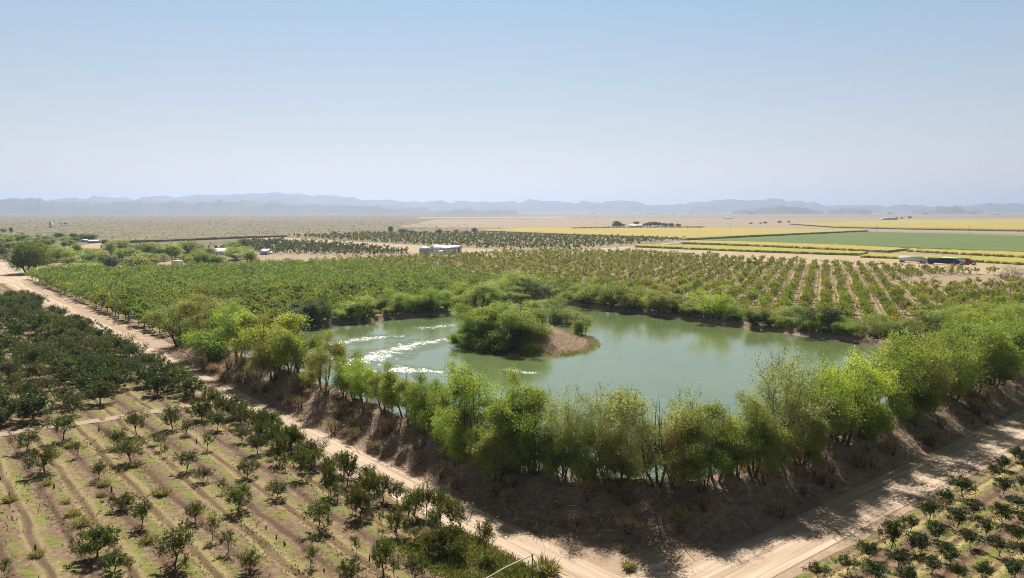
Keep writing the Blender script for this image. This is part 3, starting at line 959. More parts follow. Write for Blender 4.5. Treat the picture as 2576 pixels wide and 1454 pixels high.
q2 = [(20, 260, 190, 90), (120, 380, 250, 150), (180, 430, 290, 130), (320, 530, 350, 180), (530, 610, 440, 140), (620, 640, 540, 110), (745, 680, 550, 130), (800, 760, 600, 130), (870, 830, 640, 160), (980, 850, 680, 150), (430, 800, 660, 110), (500, 830, 680, 120),
      (690, 950, 760, 210), (350, 1060, 850, 230), (430, 1080, 970, 80), (1130, 950, 740, 160), (1220, 950, 720, 150), (1330, 1000, 750, 160), (1420, 1050, 820, 190), (1500, 1100, 900, 130), (980, 1110, 930, 160), (860, 1040, 960, 70), (1230, 1260, 1080, 160),
      (1130, 1180, 1050, 130), (1400, 1250, 1050, 270), (1690, 1290, 990, 150), (650, 1260, 1110, 80), (285, 1360, 1190, 110), (870, 1430, 1150, 190), (960, 1450, 1300, 120), (1130, 1454, 1290, 190), (600, 1470, 1330, 230), (1480, 1310, 1150, 150), (1280, 1150, 900, 150), (1080, 1000, 800, 150)]
spots = []
for (cx, cb, ct, w) in q1:
    spots.append((cx * .3113, 1000.9 + cb * .3113, 1000.9 + ct * .3113, w * .3113))
for (cx, cb, ct, w) in q2:
    spots.append((692.9 + cx * .3113, 1000.9 + cb * .3113, 1000.9 + ct * .3113, w * .3113))
_g = random.Random(21)
for k_ in range(6, 29):
    X, Y = ab(56 + k_ * 2.45 + _g.uniform(-.6, .6), 41.2 - _g.uniform(0, 1.6) - (3.2 if k_ % 3 == 0 and k_ < 16 else 0))
    px, py = project(X, Y, 0)
    hh = _g.uniform(2.4, 3.6)
    spots.append((px, py, project(X, Y, hh)[1], _g.uniform(1.8, 2.7) * F / math.hypot(Y, H)))
rows = {}
for (x, yb, yt, w) in spots:
    X, Y = at(x, yb, .1)
    a, b = to_ab(X, Y)
    hgt = max(1.6, height_at(Y, yt) - .1)
    wid = 1.0 * w / F * math.hypot(Y, H)
    rows.setdefault(max(1, int(round((41.5 - b) / 4.4)) + 1), []).append((a, X, Y, hgt, wid))
for rank, (r, lst) in enumerate(sorted(rows.items())):
    for i, (a, X, Y, hgt, wid) in enumerate(sorted(lst, reverse=True)):
        thin = wid < 1.75
        kk = random.choice(ok_thin if thin else ok_near if hgt > wid * .75 else ok_bush)
        look = ('small thin' if thin else 'large broad' if wid > 4.6 else 'medium')
        plant(kk, 'orchard_tree', '%s dark green orchard tree, %s from the cross track, %s row below the road' % (look, nth(i + 1), nth(rank + 1)), 'tree', X, Y, .06, wid / (2 * kk.r) * 1.06, hgt / kk.h, jit(DK if not thin else DK2, .2), 'open orchard in front of the cross track')

# the close-grown block beyond the cross track
rows = {}
for k in range(0, 52):
    b = 40.5 - k * 4.6
    n = 0
    for a in np.arange(134.5, 330, 4.3):
        aa, bb = a + random.uniform(-.9, .9) + (k % 2) * 2, b + random.uniform(-.6, .6)
        X, Y = ab(aa, bb)
        if random.random() < .27 + .22 * (fbm(np.array([aa * .06]), np.array([bb * .06]), 71, 2)[0] > .55) or not in_view(X, Y, 60):
            continue
        rows.setdefault(k, []).append((aa, X, Y))
every = sorted(((math.hypot(X, Y), k, aa, X, Y) for k, l in rows.items() for aa, X, Y in l))
keepset = {(k, aa) for _, k, aa, _, _ in every[:300]}
for k, l in sorted(rows.items()):
    for i, (aa, X, Y) in enumerate(sorted(l)):
        if (k, aa) not in keepset:
            continue
        kk = random.choice(ok_bush + ok_near[1:3])
        s = random.uniform(.7, 1.18) * (1.25 if random.random() < .08 else 1)
        plant(kk, 'dark_orchard_tree', 'low dark green orchard tree, %s past the cross track, %s row below the road' % (nth(i + 1), nth(k + 1)), 'tree', X, Y, .06, s, s * random.uniform(.85, 1.1), jit(random.choice([(.07, .1, .025), (.06, .085, .02), (.085, .1, .03)]), .25), 'close orchard past the cross track')

# the small orchard inside the road corner
q4 = [(2160, 510, 400, 140), (2065, 580, 480, 140), (1985, 640, 570, 110), (2060, 780, 650, 160), (1720, 800, 640, 200), (1590, 870, 740, 150), (1470, 990, 840, 170), (1810, 950, 840, 170), (1690, 1050, 900, 190), (2050, 1010, 860, 190), (2170, 910, 800, 150),
      (1530, 1150, 1020, 180), (1310, 1080, 970, 150), (1160, 1210, 1000, 220), (1920, 1110, 990, 160), (1390, 1260, 1120, 190), (1790, 1210, 1110, 140), (2030, 1280, 1140, 190), (2170, 1170, 1070, 150), (970, 1310, 1180, 180), (1210, 1390, 1240, 170), (1630, 1340, 1200, 190),
      (800, 1420, 1300, 150), (1030, 1470, 1350, 210), (1480, 1430, 1310, 180), (2150, 1460, 1350, 160), (2210, 740, 640, 110), (560, 1480, 1390, 150), (1690, 1480, 1400, 110), (2230, 1300, 1180, 150), (1890, 1470, 1370, 170), (2220, 560, 450, 120), (1290, 1500, 1420, 150), (2240, 1070, 960, 150)]
sm = [Kind(231, leaf=M_LEAF_DARK, h=3.4, r=1.8, bottom=.8, stems=1, n_limb=6, n_clump=64, per=44, L=.26, W=.11, spread=.45, spike=.65, rad=.07, lop=.35),
      Kind(232, leaf=M_LEAF_DARK, h=3.4, r=1.7, bottom=.7, stems=1, n_limb=6, n_clump=58, per=42, L=.26, W=.11, spread=.42, spike=.75, rad=.07, lop=.5),
      Kind(233, leaf=M_LEAF_DARK, h=3.2, r=1.8, bottom=.8, stems=1, n_limb=6, n_clump=48, per=40, L=.26, W=.11, spread=.42, spike=.75, rad=.06, lop=.5)]
rows = {}
for (cx, cb, ct, w) in q4:
    X, Y = at(1883 + cx * .3113, 1000.9 + cb * .3113, .1)
    a, b = to_ab(X, Y)
    hgt = height_at(Y, 1000.9 + ct * .3113) - .1
    rows.setdefault(max(1, int(round((34 - a) / 4.0))), []).append((b, X, Y, hgt, w * .3113 / F * math.hypot(Y, H)))
for rank, (r, lst) in enumerate(sorted(rows.items())):
    for i, (b, X, Y, hgt, wid) in enumerate(sorted(lst)):
        kk = random.choice(sm)
        plant(kk, 'young_orchard_tree', 'small round dark green tree, %s from the junction, %s row off the right road' % (nth(i + 1), nth(rank + 1)), 'tree', X, Y, .06, wid / (2 * kk.r) * 1.05, max(1.5, hgt) / kk.h, jit((.042, .062, .012), .2), 'young orchard beside the right road')

# the tall dense block behind the left end of the pond
GRN = (.175, .235, .066)
dens = [Kind(241, h=5.6, r=2.6, bottom=1.3, stems=1, n_limb=7, n_clump=44, per=40, L=.46, W=.22, spread=.42, spike=.8, rad=.12, single=True),
        Kind(242, h=5.6, r=2.5, bottom=1.2, stems=1, n_limb=7, n_clump=42, per=40, L=.46, W=.22, spread=.42, spike=.9, rad=.12, single=True, lop=.45),
        Kind(243, h=5.4, r=2.7, bottom=1.4, stems=1, n_limb=7, n_clump=42, per=40, L=.46, W=.22, spread=.42, spike=.75, rad=.12, single=True, lop=.4)]
YLW = (.205, .25, .052)
spar = [Kind(251, h=4.4, r=1.9, bottom=.9, stems=1, n_limb=6, n_clump=44, per=26, L=.4, W=.19, spread=.48, spike=.8, rad=.08, single=True, lop=.4),
        Kind(252, h=4.2, r=1.8, bottom=.8, stems=1, n_limb=6, n_clump=40, per=26, L=.4, W=.19, spread=.48, spike=.9, rad=.08, single=True, lop=.5),
        Kind(253, h=4.4, r=2.1, bottom=.9, stems=1, n_limb=6, n_clump=48, per=26, L=.4, W=.19, spread=.5, spike=.7, rad=.08, single=True, lop=.35)]


def far_tree(mb, X, Y, h, r, n, L, W, g, tone, bottom=.2, trunk=True):
    """a tree of the far mass: real leaf clusters in a crown on a stem, in the shared mesh"""
    d = g.normal(size=(n, 3))
    d /= np.linalg.norm(d, axis=1)[:, None]
    rz = h * (1 - bottom) / 2
    k = g.random(n) ** .4 * (1 + .3 * np.sin(3 * np.arctan2(d[:, 1], d[:, 0]) + g.random() * 6))
    nc = max(3, n // 14)
    cl = g.integers(0, nc, n)
    P = (d * k[:, None])[cl] * [r, r, rz] * .88 + g.normal(size=(n, 3)) * r * .13 + [X, Y, h - rz]
    d = d[cl]
    tone = tone + (g.random(nc)[cl] - .5) * .5
    P[:, 2] = np.maximum(P[:, 2], .1)
    mb.leaves(P, d * .6 + g.normal(size=(n, 3)) * .7 + [0, 0, .3], g.normal(size=(n, 3)), L * g.uniform(.6, 1.3, n), W, 1, np.clip(tone + g.uniform(-.3, .3, n), 0, 1))
    if trunk:
        mb.tube([(X, Y, -.1), (X, Y, h * .5)], [.1, .06], 3, 0)


def block(pts, kinds, name, label_fn, cat, group, color_fn, stuff_name, hgt, rad, nleaf, L, W, color, smin=.8, smax=1.15):
    pts = sorted(pts, key=lambda p: math.hypot(p[0], p[1]))
    for (X, Y, r, i) in pts[:300]:
        s = random.uniform(smin, smax)
        plant(random.choice(kinds), name, label_fn(r, i), cat, X, Y, .02, s * random.uniform(.9, 1.1), s, color_fn(X, Y), group)
    m = MB()
    g = np.random.default_rng(77)
    for (X, Y, r, i) in pts[300:]:
        s = g.uniform(smin, smax)
        dist = math.hypot(X, Y)
        f = max(1, min(1.9, dist / 330))
        far_tree(m, X, Y, hgt * s, rad * s, int(nleaf / f ** 1.3), L * f ** .7, W * f ** .7, g, g.uniform(.2, .75))
    o = link(stuff_name, m.mesh(stuff_name, [M_BARK, M_LEAF]))
    o.color = (*color, 1)
    return tag(o, None, None, None, 'stuff')


def numbered(cells):
    """cells: {(row, col): (X, Y)} -> points with row and place-in-row counted over the trees that stand"""
    out = []
    rr = sorted({r for r, _ in cells})
    for n, r in enumerate(rr):
        for i, c in enumerate(sorted(c for q, c in cells if q == r)):
            out.append((*cells[(r, c)], n + 1, i + 1))
    return out


cells = {}
for r in range(0, 32):
    for c in range(0, 46):
        a, b = 197 + c * 5.0 + random.uniform(-.7, .7) + (r % 2) * 2.5, 55.5 + r * 5.1 + random.uniform(-.6, .6)
        X, Y = ab(a, b)
        px, py = project(X, Y, 0)
        if not in_view(X, Y, 60) or random.random() < .07 or a > 428 - .12 * (b - 55):
            continue
        if b > 200 and random.random() < .4:
            continue
        cells[(r, c)] = (X, Y)
def dense_color(X, Y):
    t = fbm(np.array([X * .02]), np.array([Y * .02]), 81, 2)[0]
    u = min(1, max(0, (t - .55) * 3)) * .7 + random.uniform(0, .25)
    return jit(tuple(g_ * (1 - u) + y_ * u for g_, y_ in zip(GRN, (.18, .195, .038))), .22)
block(numbered(cells), dens, 'leafy_orchard_tree', lambda r, i: 'tall leafy green orchard tree, %s from the pond, %s row from the road' % (nth(i), nth(r)), 'tree',
      'dense orchard behind the left end of the pond', dense_color, 'orchard_foliage', 5.5, 2.6, 430, .62, .3, GRN)

cells = {}
D1, D2 = np.array([.375, .927]) * 7.4, np.array([.927, -.375]) * 6.0
org = np.array(at(2075, 756))
for r in range(-75, 60):
    for c in range(-60, 75):
        P = org + D1 * c + D2 * r + np.array([random.gauss(0, .75), random.gauss(0, .7)])
        a, b = to_ab(*P)
        if not (60 < a < 440 and 182 < b < 436):
            continue
        if a > 190 and b < 208 + random.uniform(0, 12):
            continue
        if (a - 170) + (b - 400) * .8 > 262 + random.uniform(-8, 8):
            continue
        if not in_view(P[0], P[1], 60) or random.random() < .1:
            continue
        px, py = project(P[0], P[1], 0)
        if 2200 < px and 694 < py < 722 and px + (py - 694) * 5 > 2370:      # bare lot by the grey bush
            continue
        if py < 668 and px > 2080 and py < 640 + (px - 1800) * .07:
            continue
        cells[(r, c)] = (P[0], P[1])
def sparse_color(X, Y):
    u = random.random()
    return jit(YLW if u < .5 else (.16, .19, .045) if u < .85 else (.275, .28, .048), .2)
block(numbered(cells), spar, 'yellowing_orchard_tree', lambda r, i: 'small yellowing orchard tree, %s up from the pond, %s column of the sparse orchard' % (nth(i), nth(r)), 'tree',
      'sparse orchard beyond the pond', sparse_color, 'sparse_orchard_foliage', 4.3, 1.95, 300, .55, .27, (.21, .225, .055), .75, 1.2)

# far young orchard and the dark block: beyond counting
def mass(name, poly, sp, h, r, n, L, W, color, seed, jitter=.3):
    P = np.array([at(x, y) for x, y in poly])
    g = np.random.default_rng(seed)
    lo, hi = P.min(0), P.max(0)
    m = MB()
    a0, a1 = [], []
    C = np.array([to_ab(*p) for p in P])
    for a in np.arange(C[:, 0].min(), C[:, 0].max(), sp):
        for b in np.arange(C[:, 1].min(), C[:, 1].max(), sp * 1.15):
            X, Y = ab(a + g.uniform(-1, 1) * jitter * sp, b + g.uniform(-1, 1) * jitter * sp)
            ins, j = False, len(P) - 1
            for i in range(len(P)):
                if (P[i, 1] > Y) != (P[j, 1] > Y) and X < (P[j, 0] - P[i, 0]) * (Y - P[i, 1]) / (P[j, 1] - P[i, 1]) + P[i, 0]:
                    ins = not ins
                j = i
            if ins and g.random() > .06:
                far_tree(m, X, Y, h * g.uniform(.7, 1.2), r * g.uniform(.8, 1.2), n, L, W, g, g.uniform(.2, .8), .1)
    o = link(name, m.mesh(name, [M_BARK, M_LEAF]))
    o.color = (*color, 1)
    return tag(o, kind='stuff')


mass('far_orchard_foliage', [(718, 595), (962, 588), (1262, 589), (1730, 604), (1420, 630), (1262, 629), (967, 613)], 8.5, 4.5, 2.4, 40, 1.5, .8, (.115, .13, .035), 5)
mass('dark_orchard_foliage', [(631, 607), (830, 617), (1035, 636), (1000, 645), (640, 640)], 7, 5.5, 2.9, 80, 1.1, .6, (.07, .09, .035), 6)
mass('scrub_foliage', [(275, 616), (560, 618), (620, 640), (560, 655), (300, 655), (180, 640)], 11, 2.6, 1.9, 45, 1.0, .55, (.05, .06, .022), 7, .5)

mass('scrub_foliage', [(-30, 560), (900, 556), (1180, 566), (1180, 582), (700, 592), (300, 606), (-30, 580)], 26, 1.5, 1.5, 9, 1.3, .8, (.16, .155, .085), 17, 1.6)
mass('scrub_foliage', [(-30, 545), (1000, 543), (1000, 556), (-30, 560)], 80, 2.2, 2.4, 7, 2.2, 1.4, (.15, .145, .09), 18, 1.6)

# ------------------------------------------------------------------ trees of the farmstead on the left and out on the plain
fk = [Kind(301, h=8, r=4, bottom=1, stems=2, n_limb=9, n_clump=80, per=45, L=.6, W=.3, spread=.75, droop=.2, single=False),
      Kind(302, h=8, r=4, bottom=.6, stems=3, n_limb=9, n_clump=80, per=45, L=.6, W=.3, spread=.75, droop=.3, lop=.4),
      Kind(303, h=8, r=4, bottom=1.4, stems=1, n_limb=8, n_clump=75, per=45, L=.6, W=.3, spread=.75, droop=.2, lop=.45, rad=.25)]
farm = [  # in the close-up of the left: base x, base y, top y, width, hue, hint
    (560, 970, 850, 230, 'olive'), (780, 950, 840, 230, 'yell'), (930, 930, 830, 150, 'lime'), (1090, 905, 780, 180, 'dark'), (1330, 930, 760, 260, 'olive'), (1250, 860, 790, 140, 'yell'), (1480, 905, 750, 210, 'olive'),
    (1440, 745, 640, 230, 'olive'), (1570, 725, 660, 200, 'dark'), (1720, 810, 650, 180, 'lime'), (1870, 785, 630, 240, 'mid'), (1840, 865, 750, 100, 'mid'), (2010, 885, 760, 160, 'dark'), (2370, 700, 628, 250, 'mid'),
    (2330, 810, 690, 210, 'lime'), (2420, 745, 675, 130, 'lime'), (2450, 830, 730, 190, 'silver'), (2080, 765, 690, 140, 'silver'), (2140, 880, 760, 200, 'mid'), (660, 805, 710, 210, 'lime'), (520, 790, 690, 190, 'mid'),
    (470, 890, 800, 160, 'dark'), (700, 860, 780, 160, 'olive'), (1000, 875, 800, 160, 'mid'), (1230, 770, 700, 140, 'olive'), (1600, 830, 750, 160, 'olive'), (1980, 720, 660, 120, 'olive'), (900, 820, 770, 130, 'mid'),
    (585, 612, 545, 115, 'dark'), (810, 628, 558, 80, 'dark'), (885, 632, 560, 140, 'dark'), (722, 605, 548, 60, 'dark'), (1040, 668, 612, 70, 'dark'), (160, 620, 545, 130, 'yell'), (245, 625, 560, 130, 'mid'), (60, 640, 570, 150, 'mid'),
    (340, 650, 588, 140, 'olive'), (450, 645, 570, 130, 'olive'), (530, 640, 590, 120, 'mid'), (640, 645, 580, 110, 'olive'), (150, 690, 630, 130, 'olive'), (110, 550, 488, 34, 'dark'), (30, 545, 500, 80, 'mid'), (85, 602, 560, 90, 'dark'),
    (400, 600, 562, 70, 'mid'), (470, 700, 625, 110, 'dark'), (-40, 660, 580, 140, 'mid'), (20, 800, 690, 110, 'dark'), (1120, 840, 770, 150, 'lime'), (1390, 820, 740, 150, 'lime'), (820, 880, 810, 120, 'lime'), (1900, 880, 820, 110, 'olive')]
_g = random.Random(8)
for _ in range(46):
    cx, cb = _g.uniform(-60, 900), _g.uniform(600, 720)
    hh = _g.uniform(40, 75)
    if 780 < cx < 980 and cb > 625:
        continue
    farm.append((cx, cb, cb - hh, hh * _g.uniform(.9, 1.5), _g.choice(['olive', 'mid', 'mid', 'dark', 'dark', 'silver'])))
for _ in range(64):
    cx = _g.uniform(380, 2500)
    cb = _g.uniform(735, 880) if cx < 2000 else _g.uniform(720, 860)
    hh = _g.uniform(60, 135)
    if (abs(cx - 1755) < 110 and cb > 800) or (2040 < cx < 2300 and cb > 730):
        continue
    farm.append((cx, cb, cb - hh, hh * _g.uniform(.85, 1.35), _g.choice(['olive', 'mid', 'mid', 'lime', 'dark', 'silver'])))
cnt = {}
for (cx, cb, ct, w, hue) in sorted(farm, key=lambda q: -q[1]):
    x, yb, yt = cx * .2542, 446.6 + cb * .2542, 446.6 + ct * .2542
    X, Y = at(x, yb)
    hg = height_at(Y, yt)
    wd = w * .2542 / F * Y
    kk = random.choice(fk)
    where = ('along the edge of the dense orchard' if cb > 760 else 'beside the greenhouse' if cx > 1900 else 'in the grove around the farm houses' if cb < 720 and cx < 1100 else 'in the scrub behind the willow')
    cnt[where] = cnt.get(where, 0) + 1
    plant(kk, 'shade_tree', '%s shade tree %s, %s from the near side' % (WORDS[hue], where, nth(cnt[where])), 'tree', X, Y, 0, wd / 8 * 1.1, hg / 8, jit(HUE[hue], .15), 'trees around the farmstead')
big = Kind(310, h=14, r=11, bottom=1.5, stems=3, n_limb=21, n_clump=230, per=70, L=.7, W=.25, spread=1.0, droop=.8, rad=.5, lop=.2)
X, Y = at(74, 688)
plant(big, 'willow_tree', 'very large spreading willow beside the road bend in front of the farmstead', 'tree', X, Y, 0, 1.08, 1.2, jit((.115, .15, .025), .02))
big_shadow = None

# second close-up: trees behind the shed and out on the plain
plainT = [(2275, 550, 495, 60), (1925, 560, 508, 65), (2090, 545, 515, 50), (1560, 560, 505, 100), (890, 560, 530, 45), (1220, 548, 525, 25), (1440, 545, 480, 50), (1640, 555, 520, 80), (2190, 555, 525, 60), (1780, 555, 525, 70), (2010, 550, 525, 60)]
for i, (cx, cb, ct, w) in enumerate(plainT):
    X, Y = at(800 * .77 + cx * .2542, 446.6 + cb * .2542)
    plant(random.choice(fk), 'plain_tree', 'grey-green tree on the plain behind the far orchard, %s of that line' % nth(i + 1), 'tree', X, Y, 0, w * .2542 / F * Y / 8, height_at(Y, 446.6 + ct * .2542) / 8, jit((.06, .075, .035), .2), 'scattered trees on the plain')
ranch = [(1160, 458, 430, 40), (1190, 460, 402, 75), (1215, 460, 425, 60), (1250, 460, 435, 40), (1370, 440, 410, 60), (1470, 455, 420, 60), (1500, 455, 415, 55), (1540, 455, 412, 60), (1580, 455, 418, 60), (1640, 460, 425, 70), (1700, 462, 425, 60), (1765, 460, 432, 60), (1440, 455, 430, 30), (1610, 455, 425, 50)]
for i, (cx, cb, ct, w) in enumerate(ranch):
    X, Y = at((1600 + cx / 2.862) * .77, (580 + cb / 2.862) * .77)
    plant(random.choice(fk), 'ranch_tree', 'dark tree by the white ranch house beyond the yellow field, %s of its windbreak' % nth(i + 1), 'tree', X, Y, 0, w * .269 / F * Y / 8, height_at(Y, (580 + ct / 2.862) * .77) / 8, jit((.04, .055, .03), .2), 'windbreak of the ranch house')
rt = [(155, 430, 412, 40), (290, 425, 405, 45), (375, 422, 405, 30), (1505, 385, 362, 36), (1385, 388, 368, 25), (1355, 390, 372, 25), (1320, 390, 370, 30), (1430, 388, 370, 25), (1290, 392, 372, 25), (20, 435, 420, 40), (110, 433, 420, 30)]
for i, (cx, cb, ct, w) in enumerate(rt):
    X, Y = at((2446 + cx / 2.862) * .77, (580 + cb / 2.862) * .77)
    plant(random.choice(fk), 'plain_tree', 'small dark tree far off on the bare plain, %s from the yellow field corner' % nth(i + 1), 'tree', X, Y, 0, w * .269 / F * Y / 8, height_at(Y, (580 + ct / 2.862) * .77) / 8, jit((.05, .06, .035), .2), 'scattered trees on the plain')


# ------------------------------------------------------------------ low growth and dry brush (beyond counting)
def scatter_blades(name, P, n_each, L, W, mats, tone, up=.6, sp=.18, seed=1, color=None):
    g = np.random.default_rng(seed)
    n = len(P) * n_each
    i = np.repeat(np.arange(len(P)), n_each)
    s = g.uniform(.6, 1.5, len(P))[i]
    d = g.normal(size=(n, 3)) * [1, 1, .35]
    d[:, 2] = np.abs(d[:, 2]) + up
    d /= np.linalg.norm(d, axis=1)[:, None]
    base = P[i] + g.normal(size=(n, 3)) * [sp, sp, 0] * s[:, None]
    ll = L * s * g.uniform(.6, 1.2, n)
    m = MB().leaves(base + d * ll[:, None] * .45, d, g.normal(size=(n, 3)), ll, W * s, 0, np.clip(tone[i] + g.uniform(-.25, .25, n), 0, 1))
    o = link(name, m.mesh(name, mats))
    if color:
        o.color = (*color, 1)
    return tag(o, kind='stuff')


def mat_dry(name, stops, trans=.25):
    k = NT(name)
    c = k.ramp(k.attr('tone'), stops)
    p = k.n('BsdfPrincipled')
    k.set(p, 'Base Color', c)
    k.set(p, 'Roughness', .85)
    k.set(p, 'Specular IOR Level', .15)
    tr = k.n('BsdfTranslucent')
    k.set(tr, 'Color', c)
    m = k.n('MixShader')
    k.set(m, 0, trans)
    k.t.links.new(p.outputs[0], m.inputs[1])
    k.t.links.new(tr.outputs[0], m.inputs[2])
    k.t.links.new(m.outputs[0], k.out.inputs['Surface'])
    return k.mat


M_WEED = mat_dry('weeds', [(.0, (.09, .12, .02)), (.35, (.22, .25, .045)), (.6, (.36, .33, .1)), (.85, (.52, .43, .19)), (1, (.6, .5, .27))])
M_BRUSH = mat_dry('dry_stems', [(.0, (.11, .07, .045)), (.35, (.26, .17, .11)), (.65, (.44, .33, .23)), (1, (.66, .56, .44))])


def ground_pts(n, a0, a1, b0, b1, seed, test, zoff=0.0):
    g = np.random.default_rng(seed)
    a, b = g.uniform(a0, a1, n), g.uniform(b0, b1, n)
    k = test(a, b, g.random(n))
    a, b = a[k], b[k]
    return np.stack([EA[0] * a + EB[0] * b, EA[1] * a + EB[1] * b, terrain(a, b) + zoff], -1), a, b


P, a, b = ground_pts(150000, 20, 180, -70, 41.5, 91, lambda a, b, u: (u < sstep(.36, .62, fbm(a * .07, b * .5, 92, 3)) * .85) & ((a < 126.8) | (a > 132)))
scatter_blades('weeds', P, 2, .32, .1, [M_WEED], .18 + .72 * sstep(.3, .7, fbm(a * .11, b * .25, 93, 3)), .5, .2, 94)
P, a, b = ground_pts(42000, -15, 33.6, 48, 180, 95, lambda a, b, u: u < .2 + .6 * sstep(.4, .65, fbm(a * .3, b * .15, 96, 3)))
scatter_blades('weeds', P, 2, .34, .09, [M_WEED], sstep(.28, .62, fbm(a * .16, b * .12, 97, 3)) * .95, .5, .2, 98)


def slope_test(a, b, u):
    d = pond_sd(a, b, 9.5)
    return (pond_sd(a, b) > .3) & (d < 9.5 + (u - .5) * 2) & (u < .35 + .6 * fbm(a * .2, b * .2, 99, 3))


P, a, b = ground_pts(60000, 40, 192, 47, 185, 101, slope_test)
near = (a < 75) | (b < 72)
near |= np.random.default_rng(3).random(len(a)) < .35
P, a, b = P[near], a[near], b[near]
scatter_blades('dry_brush', P, 4, 1.05, .07, [M_BRUSH], fbm(a * .22, b * .22, 103, 3) * 1.1 - .05, .15, .3, 104)
P, a, b = ground_pts(9000, 112, 156, 95, 135, 105, lambda a, b, u: isle_d(a, b) < 1.0)
scatter_blades('dry_brush', P, 3, .6, .05, [M_BRUSH], .35 + fbm(a * .22, b * .22, 106, 3) * .6, .4, .3, 107)
P, a, b = ground_pts(16000, 108, 158, 92, 138, 108, lambda a, b, u: (isle_d(a, b) > .93) & (isle_d(a, b) < 1.1))
scatter_blades('reeds', P, 3, .7, .07, [M_WEED], .35 + fbm(a * .3, b * .3, 109, 2) * .5, .9, .2, 110)
# the grassy verge between the front orchard and the junction
P, a, b = ground_pts(7000, 48, 62, 36, 43.5, 111, lambda a, b, u: u < .7)
scatter_blades('grass', P, 4, .4, .09, [M_WEED], .38 + (fbm(a * .4, b * .4, 112, 2) - .5) * .4, .8, .2, 113)

_g = random.Random(17)
zones = {'beside the left road': [], 'at the near corner': [], 'above the right road': []}
for n_ in range(120):
    if n_ < 66:
        zn, a_, b_ = 'beside the left road', _g.uniform(62, 165), _g.uniform(48.8, 53.5)
    elif n_ < 84:
        zn, a_, b_ = 'at the near corner', _g.uniform(43, 62), _g.uniform(49, 66)
    else:
        zn, a_, b_ = 'above the right road', _g.uniform(41.8, 46.5), _g.uniform(60, 150)
    if 2.5 < float(pond_sd(np.array([a_]), np.array([b_]))[0]) and float(pond_sd(np.array([a_]), np.array([b_]), 9.5)[0]) < 9:
        zones[zn].append((a_ - b_, a_, b_))
for zn, lst in zones.items():
    for k_, (q_, a_, b_) in enumerate(sorted(lst, reverse=True)):
        X, Y = ab(a_, b_)
        s_ = _g.uniform(.28, .6)
        hue_, col_ = _g.choice([('straw-coloured', (.42, .33, .22)), ('tan', (.34, .25, .16)), ('brown', (.24, .16, .1))])
        plant(dead, 'dry_shrub', '%s dry shrub on the bank slope %s, %s from the left' % (hue_, zn, nth(k_ + 1)), 'shrub', X, Y, ground_z(X, Y) - .05, s_ * 1.5, s_, jit(col_, .12), 'dry shrubs on the bank slope')

# single dry tufts and yellow bushes one can point to
tuft_m = []
for s in (1, 2):
    g = np.random.default_rng(140 + s)
    n = 260
    d = g.normal(size=(n, 3)) * [1, 1, .4]
    d[:, 2] = np.abs(d[:, 2]) + .8
    d /= np.linalg.norm(d, axis=1)[:, None]
    ll = g.uniform(.4, .95, n)
    tuft_m.append(MB().leaves(d * ll[:, None] * .5 + g.normal(size=(n, 3)) * [.18, .18, 0], d, g.normal(size=(n, 3)), ll, .06, 0, np.clip(g.uniform(.35, .95, n), 0, 1)).mesh('tuft', [M_WEED]))
tufts = [(1065, 565, 1.3, 'round'), (1305, 790, 1.6, 'leaning'), (820, 800, 1.0, 'low'), (570, 400, 1.4, 'bright yellow-green'), (380, 710, 1.2, 'flat'), (840, 715, 1.3, 'pale'), (660, 1040, 1.6, 'wide pale'), (590, 960, 1.3, 'olive'), (180, 400, 1.0, 'small'),
         (290, 1290, 1.1, 'straw-coloured'), (80, 840, 1.3, 'green'), (530, 860, .9, 'tiny'), (1190, 1170, 1.4, 'grey'), (2180, 520, .9, 'thin')]
for i, (cx, cy, s, w) in enumerate(tufts):
    X, Y = at(cx * .3113, 1000.9 + cy * .3113)
    o = link('grass_tuft', tuft_m[i % 2], None, (X, Y, .06), random.uniform(0, 6))
    o.scale = (s, s, s * .8)
    tag(o, '%s grass tuft on tilled soil, %s from the far side of the orchard' % (w, nth(1 + sorted(t[1] for t in tufts).index(cy))), 'grass tuft', 'tufts between the orchard rows')
for i, (x, y, s, lab) in enumerate([(1570, 1386, .9, 'dark green weed clump at the foot of the bank by the junction'), (1583, 1432, 1.1, 'lone olive weed clump out on the dirt junction'), (1375, 1440, 2.0, 'brown dry bush beside the thin post at the junction'), (1705, 1335, 1.5, 'orange dry grass clump low on the shaded bank'), (2230, 1125, 1.4, 'orange dry grass clump on the bank beside the right road'), (775, 860, .8, 'small clump on the bank below the yellow-green tree')][:5]):
    X, Y = at(x, y)
    o = link('dry_clump', tuft_m[i % 2], None, (X, Y, ground_z(X, Y)), random.uniform(0, 6))
    o.scale = (s, s, s)
    tag(o, lab, 'weed clump')

# cut stumps and dead saplings in the open orchard
stump_mb = MB().tube([(0, 0, -.1), (.03, .02, .4), (-.02, .03, .62)], [.1, .085, .075], 7)
stump_mb.box((-.02, .03, .63), (.1, .1, .03))
stump_me = stump_mb.mesh('stump', [M_BARK])
st = [(800, 275), (238, 440), (405, 680), (440, 740), (75, 805), (5, 670), (1590, 370), (905, 770), (1505, 930), (2150, 1070), (2235, 1140), (2300, 1200), (290, 1245), (1925, 1300)]
st2 = [(8, 1150), (72, 1205), (1862, 1345), (762, 1320), (395, 1410)]
allst = [(x * .3113, 1000.9 + y * .3113) for x, y in st] + [(692.9 + x * .3113, 1000.9 + y * .3113) for x, y in st2]
for i, (x, y) in enumerate(sorted(allst, key=lambda q: q[1])):
    X, Y = at(x, y)
    o = link('tree_stump', stump_me, None, (X, Y, .05), random.uniform(0, 6))
    s = random.uniform(.7, 1.1)
    o.scale = (s, s, s * random.uniform(.6, 1.1))
    tag(o, 'short dark cut stump in the open orchard, %s from the cross track towards the camera' % nth(i + 1), 'stump', 'stumps in the open orchard')

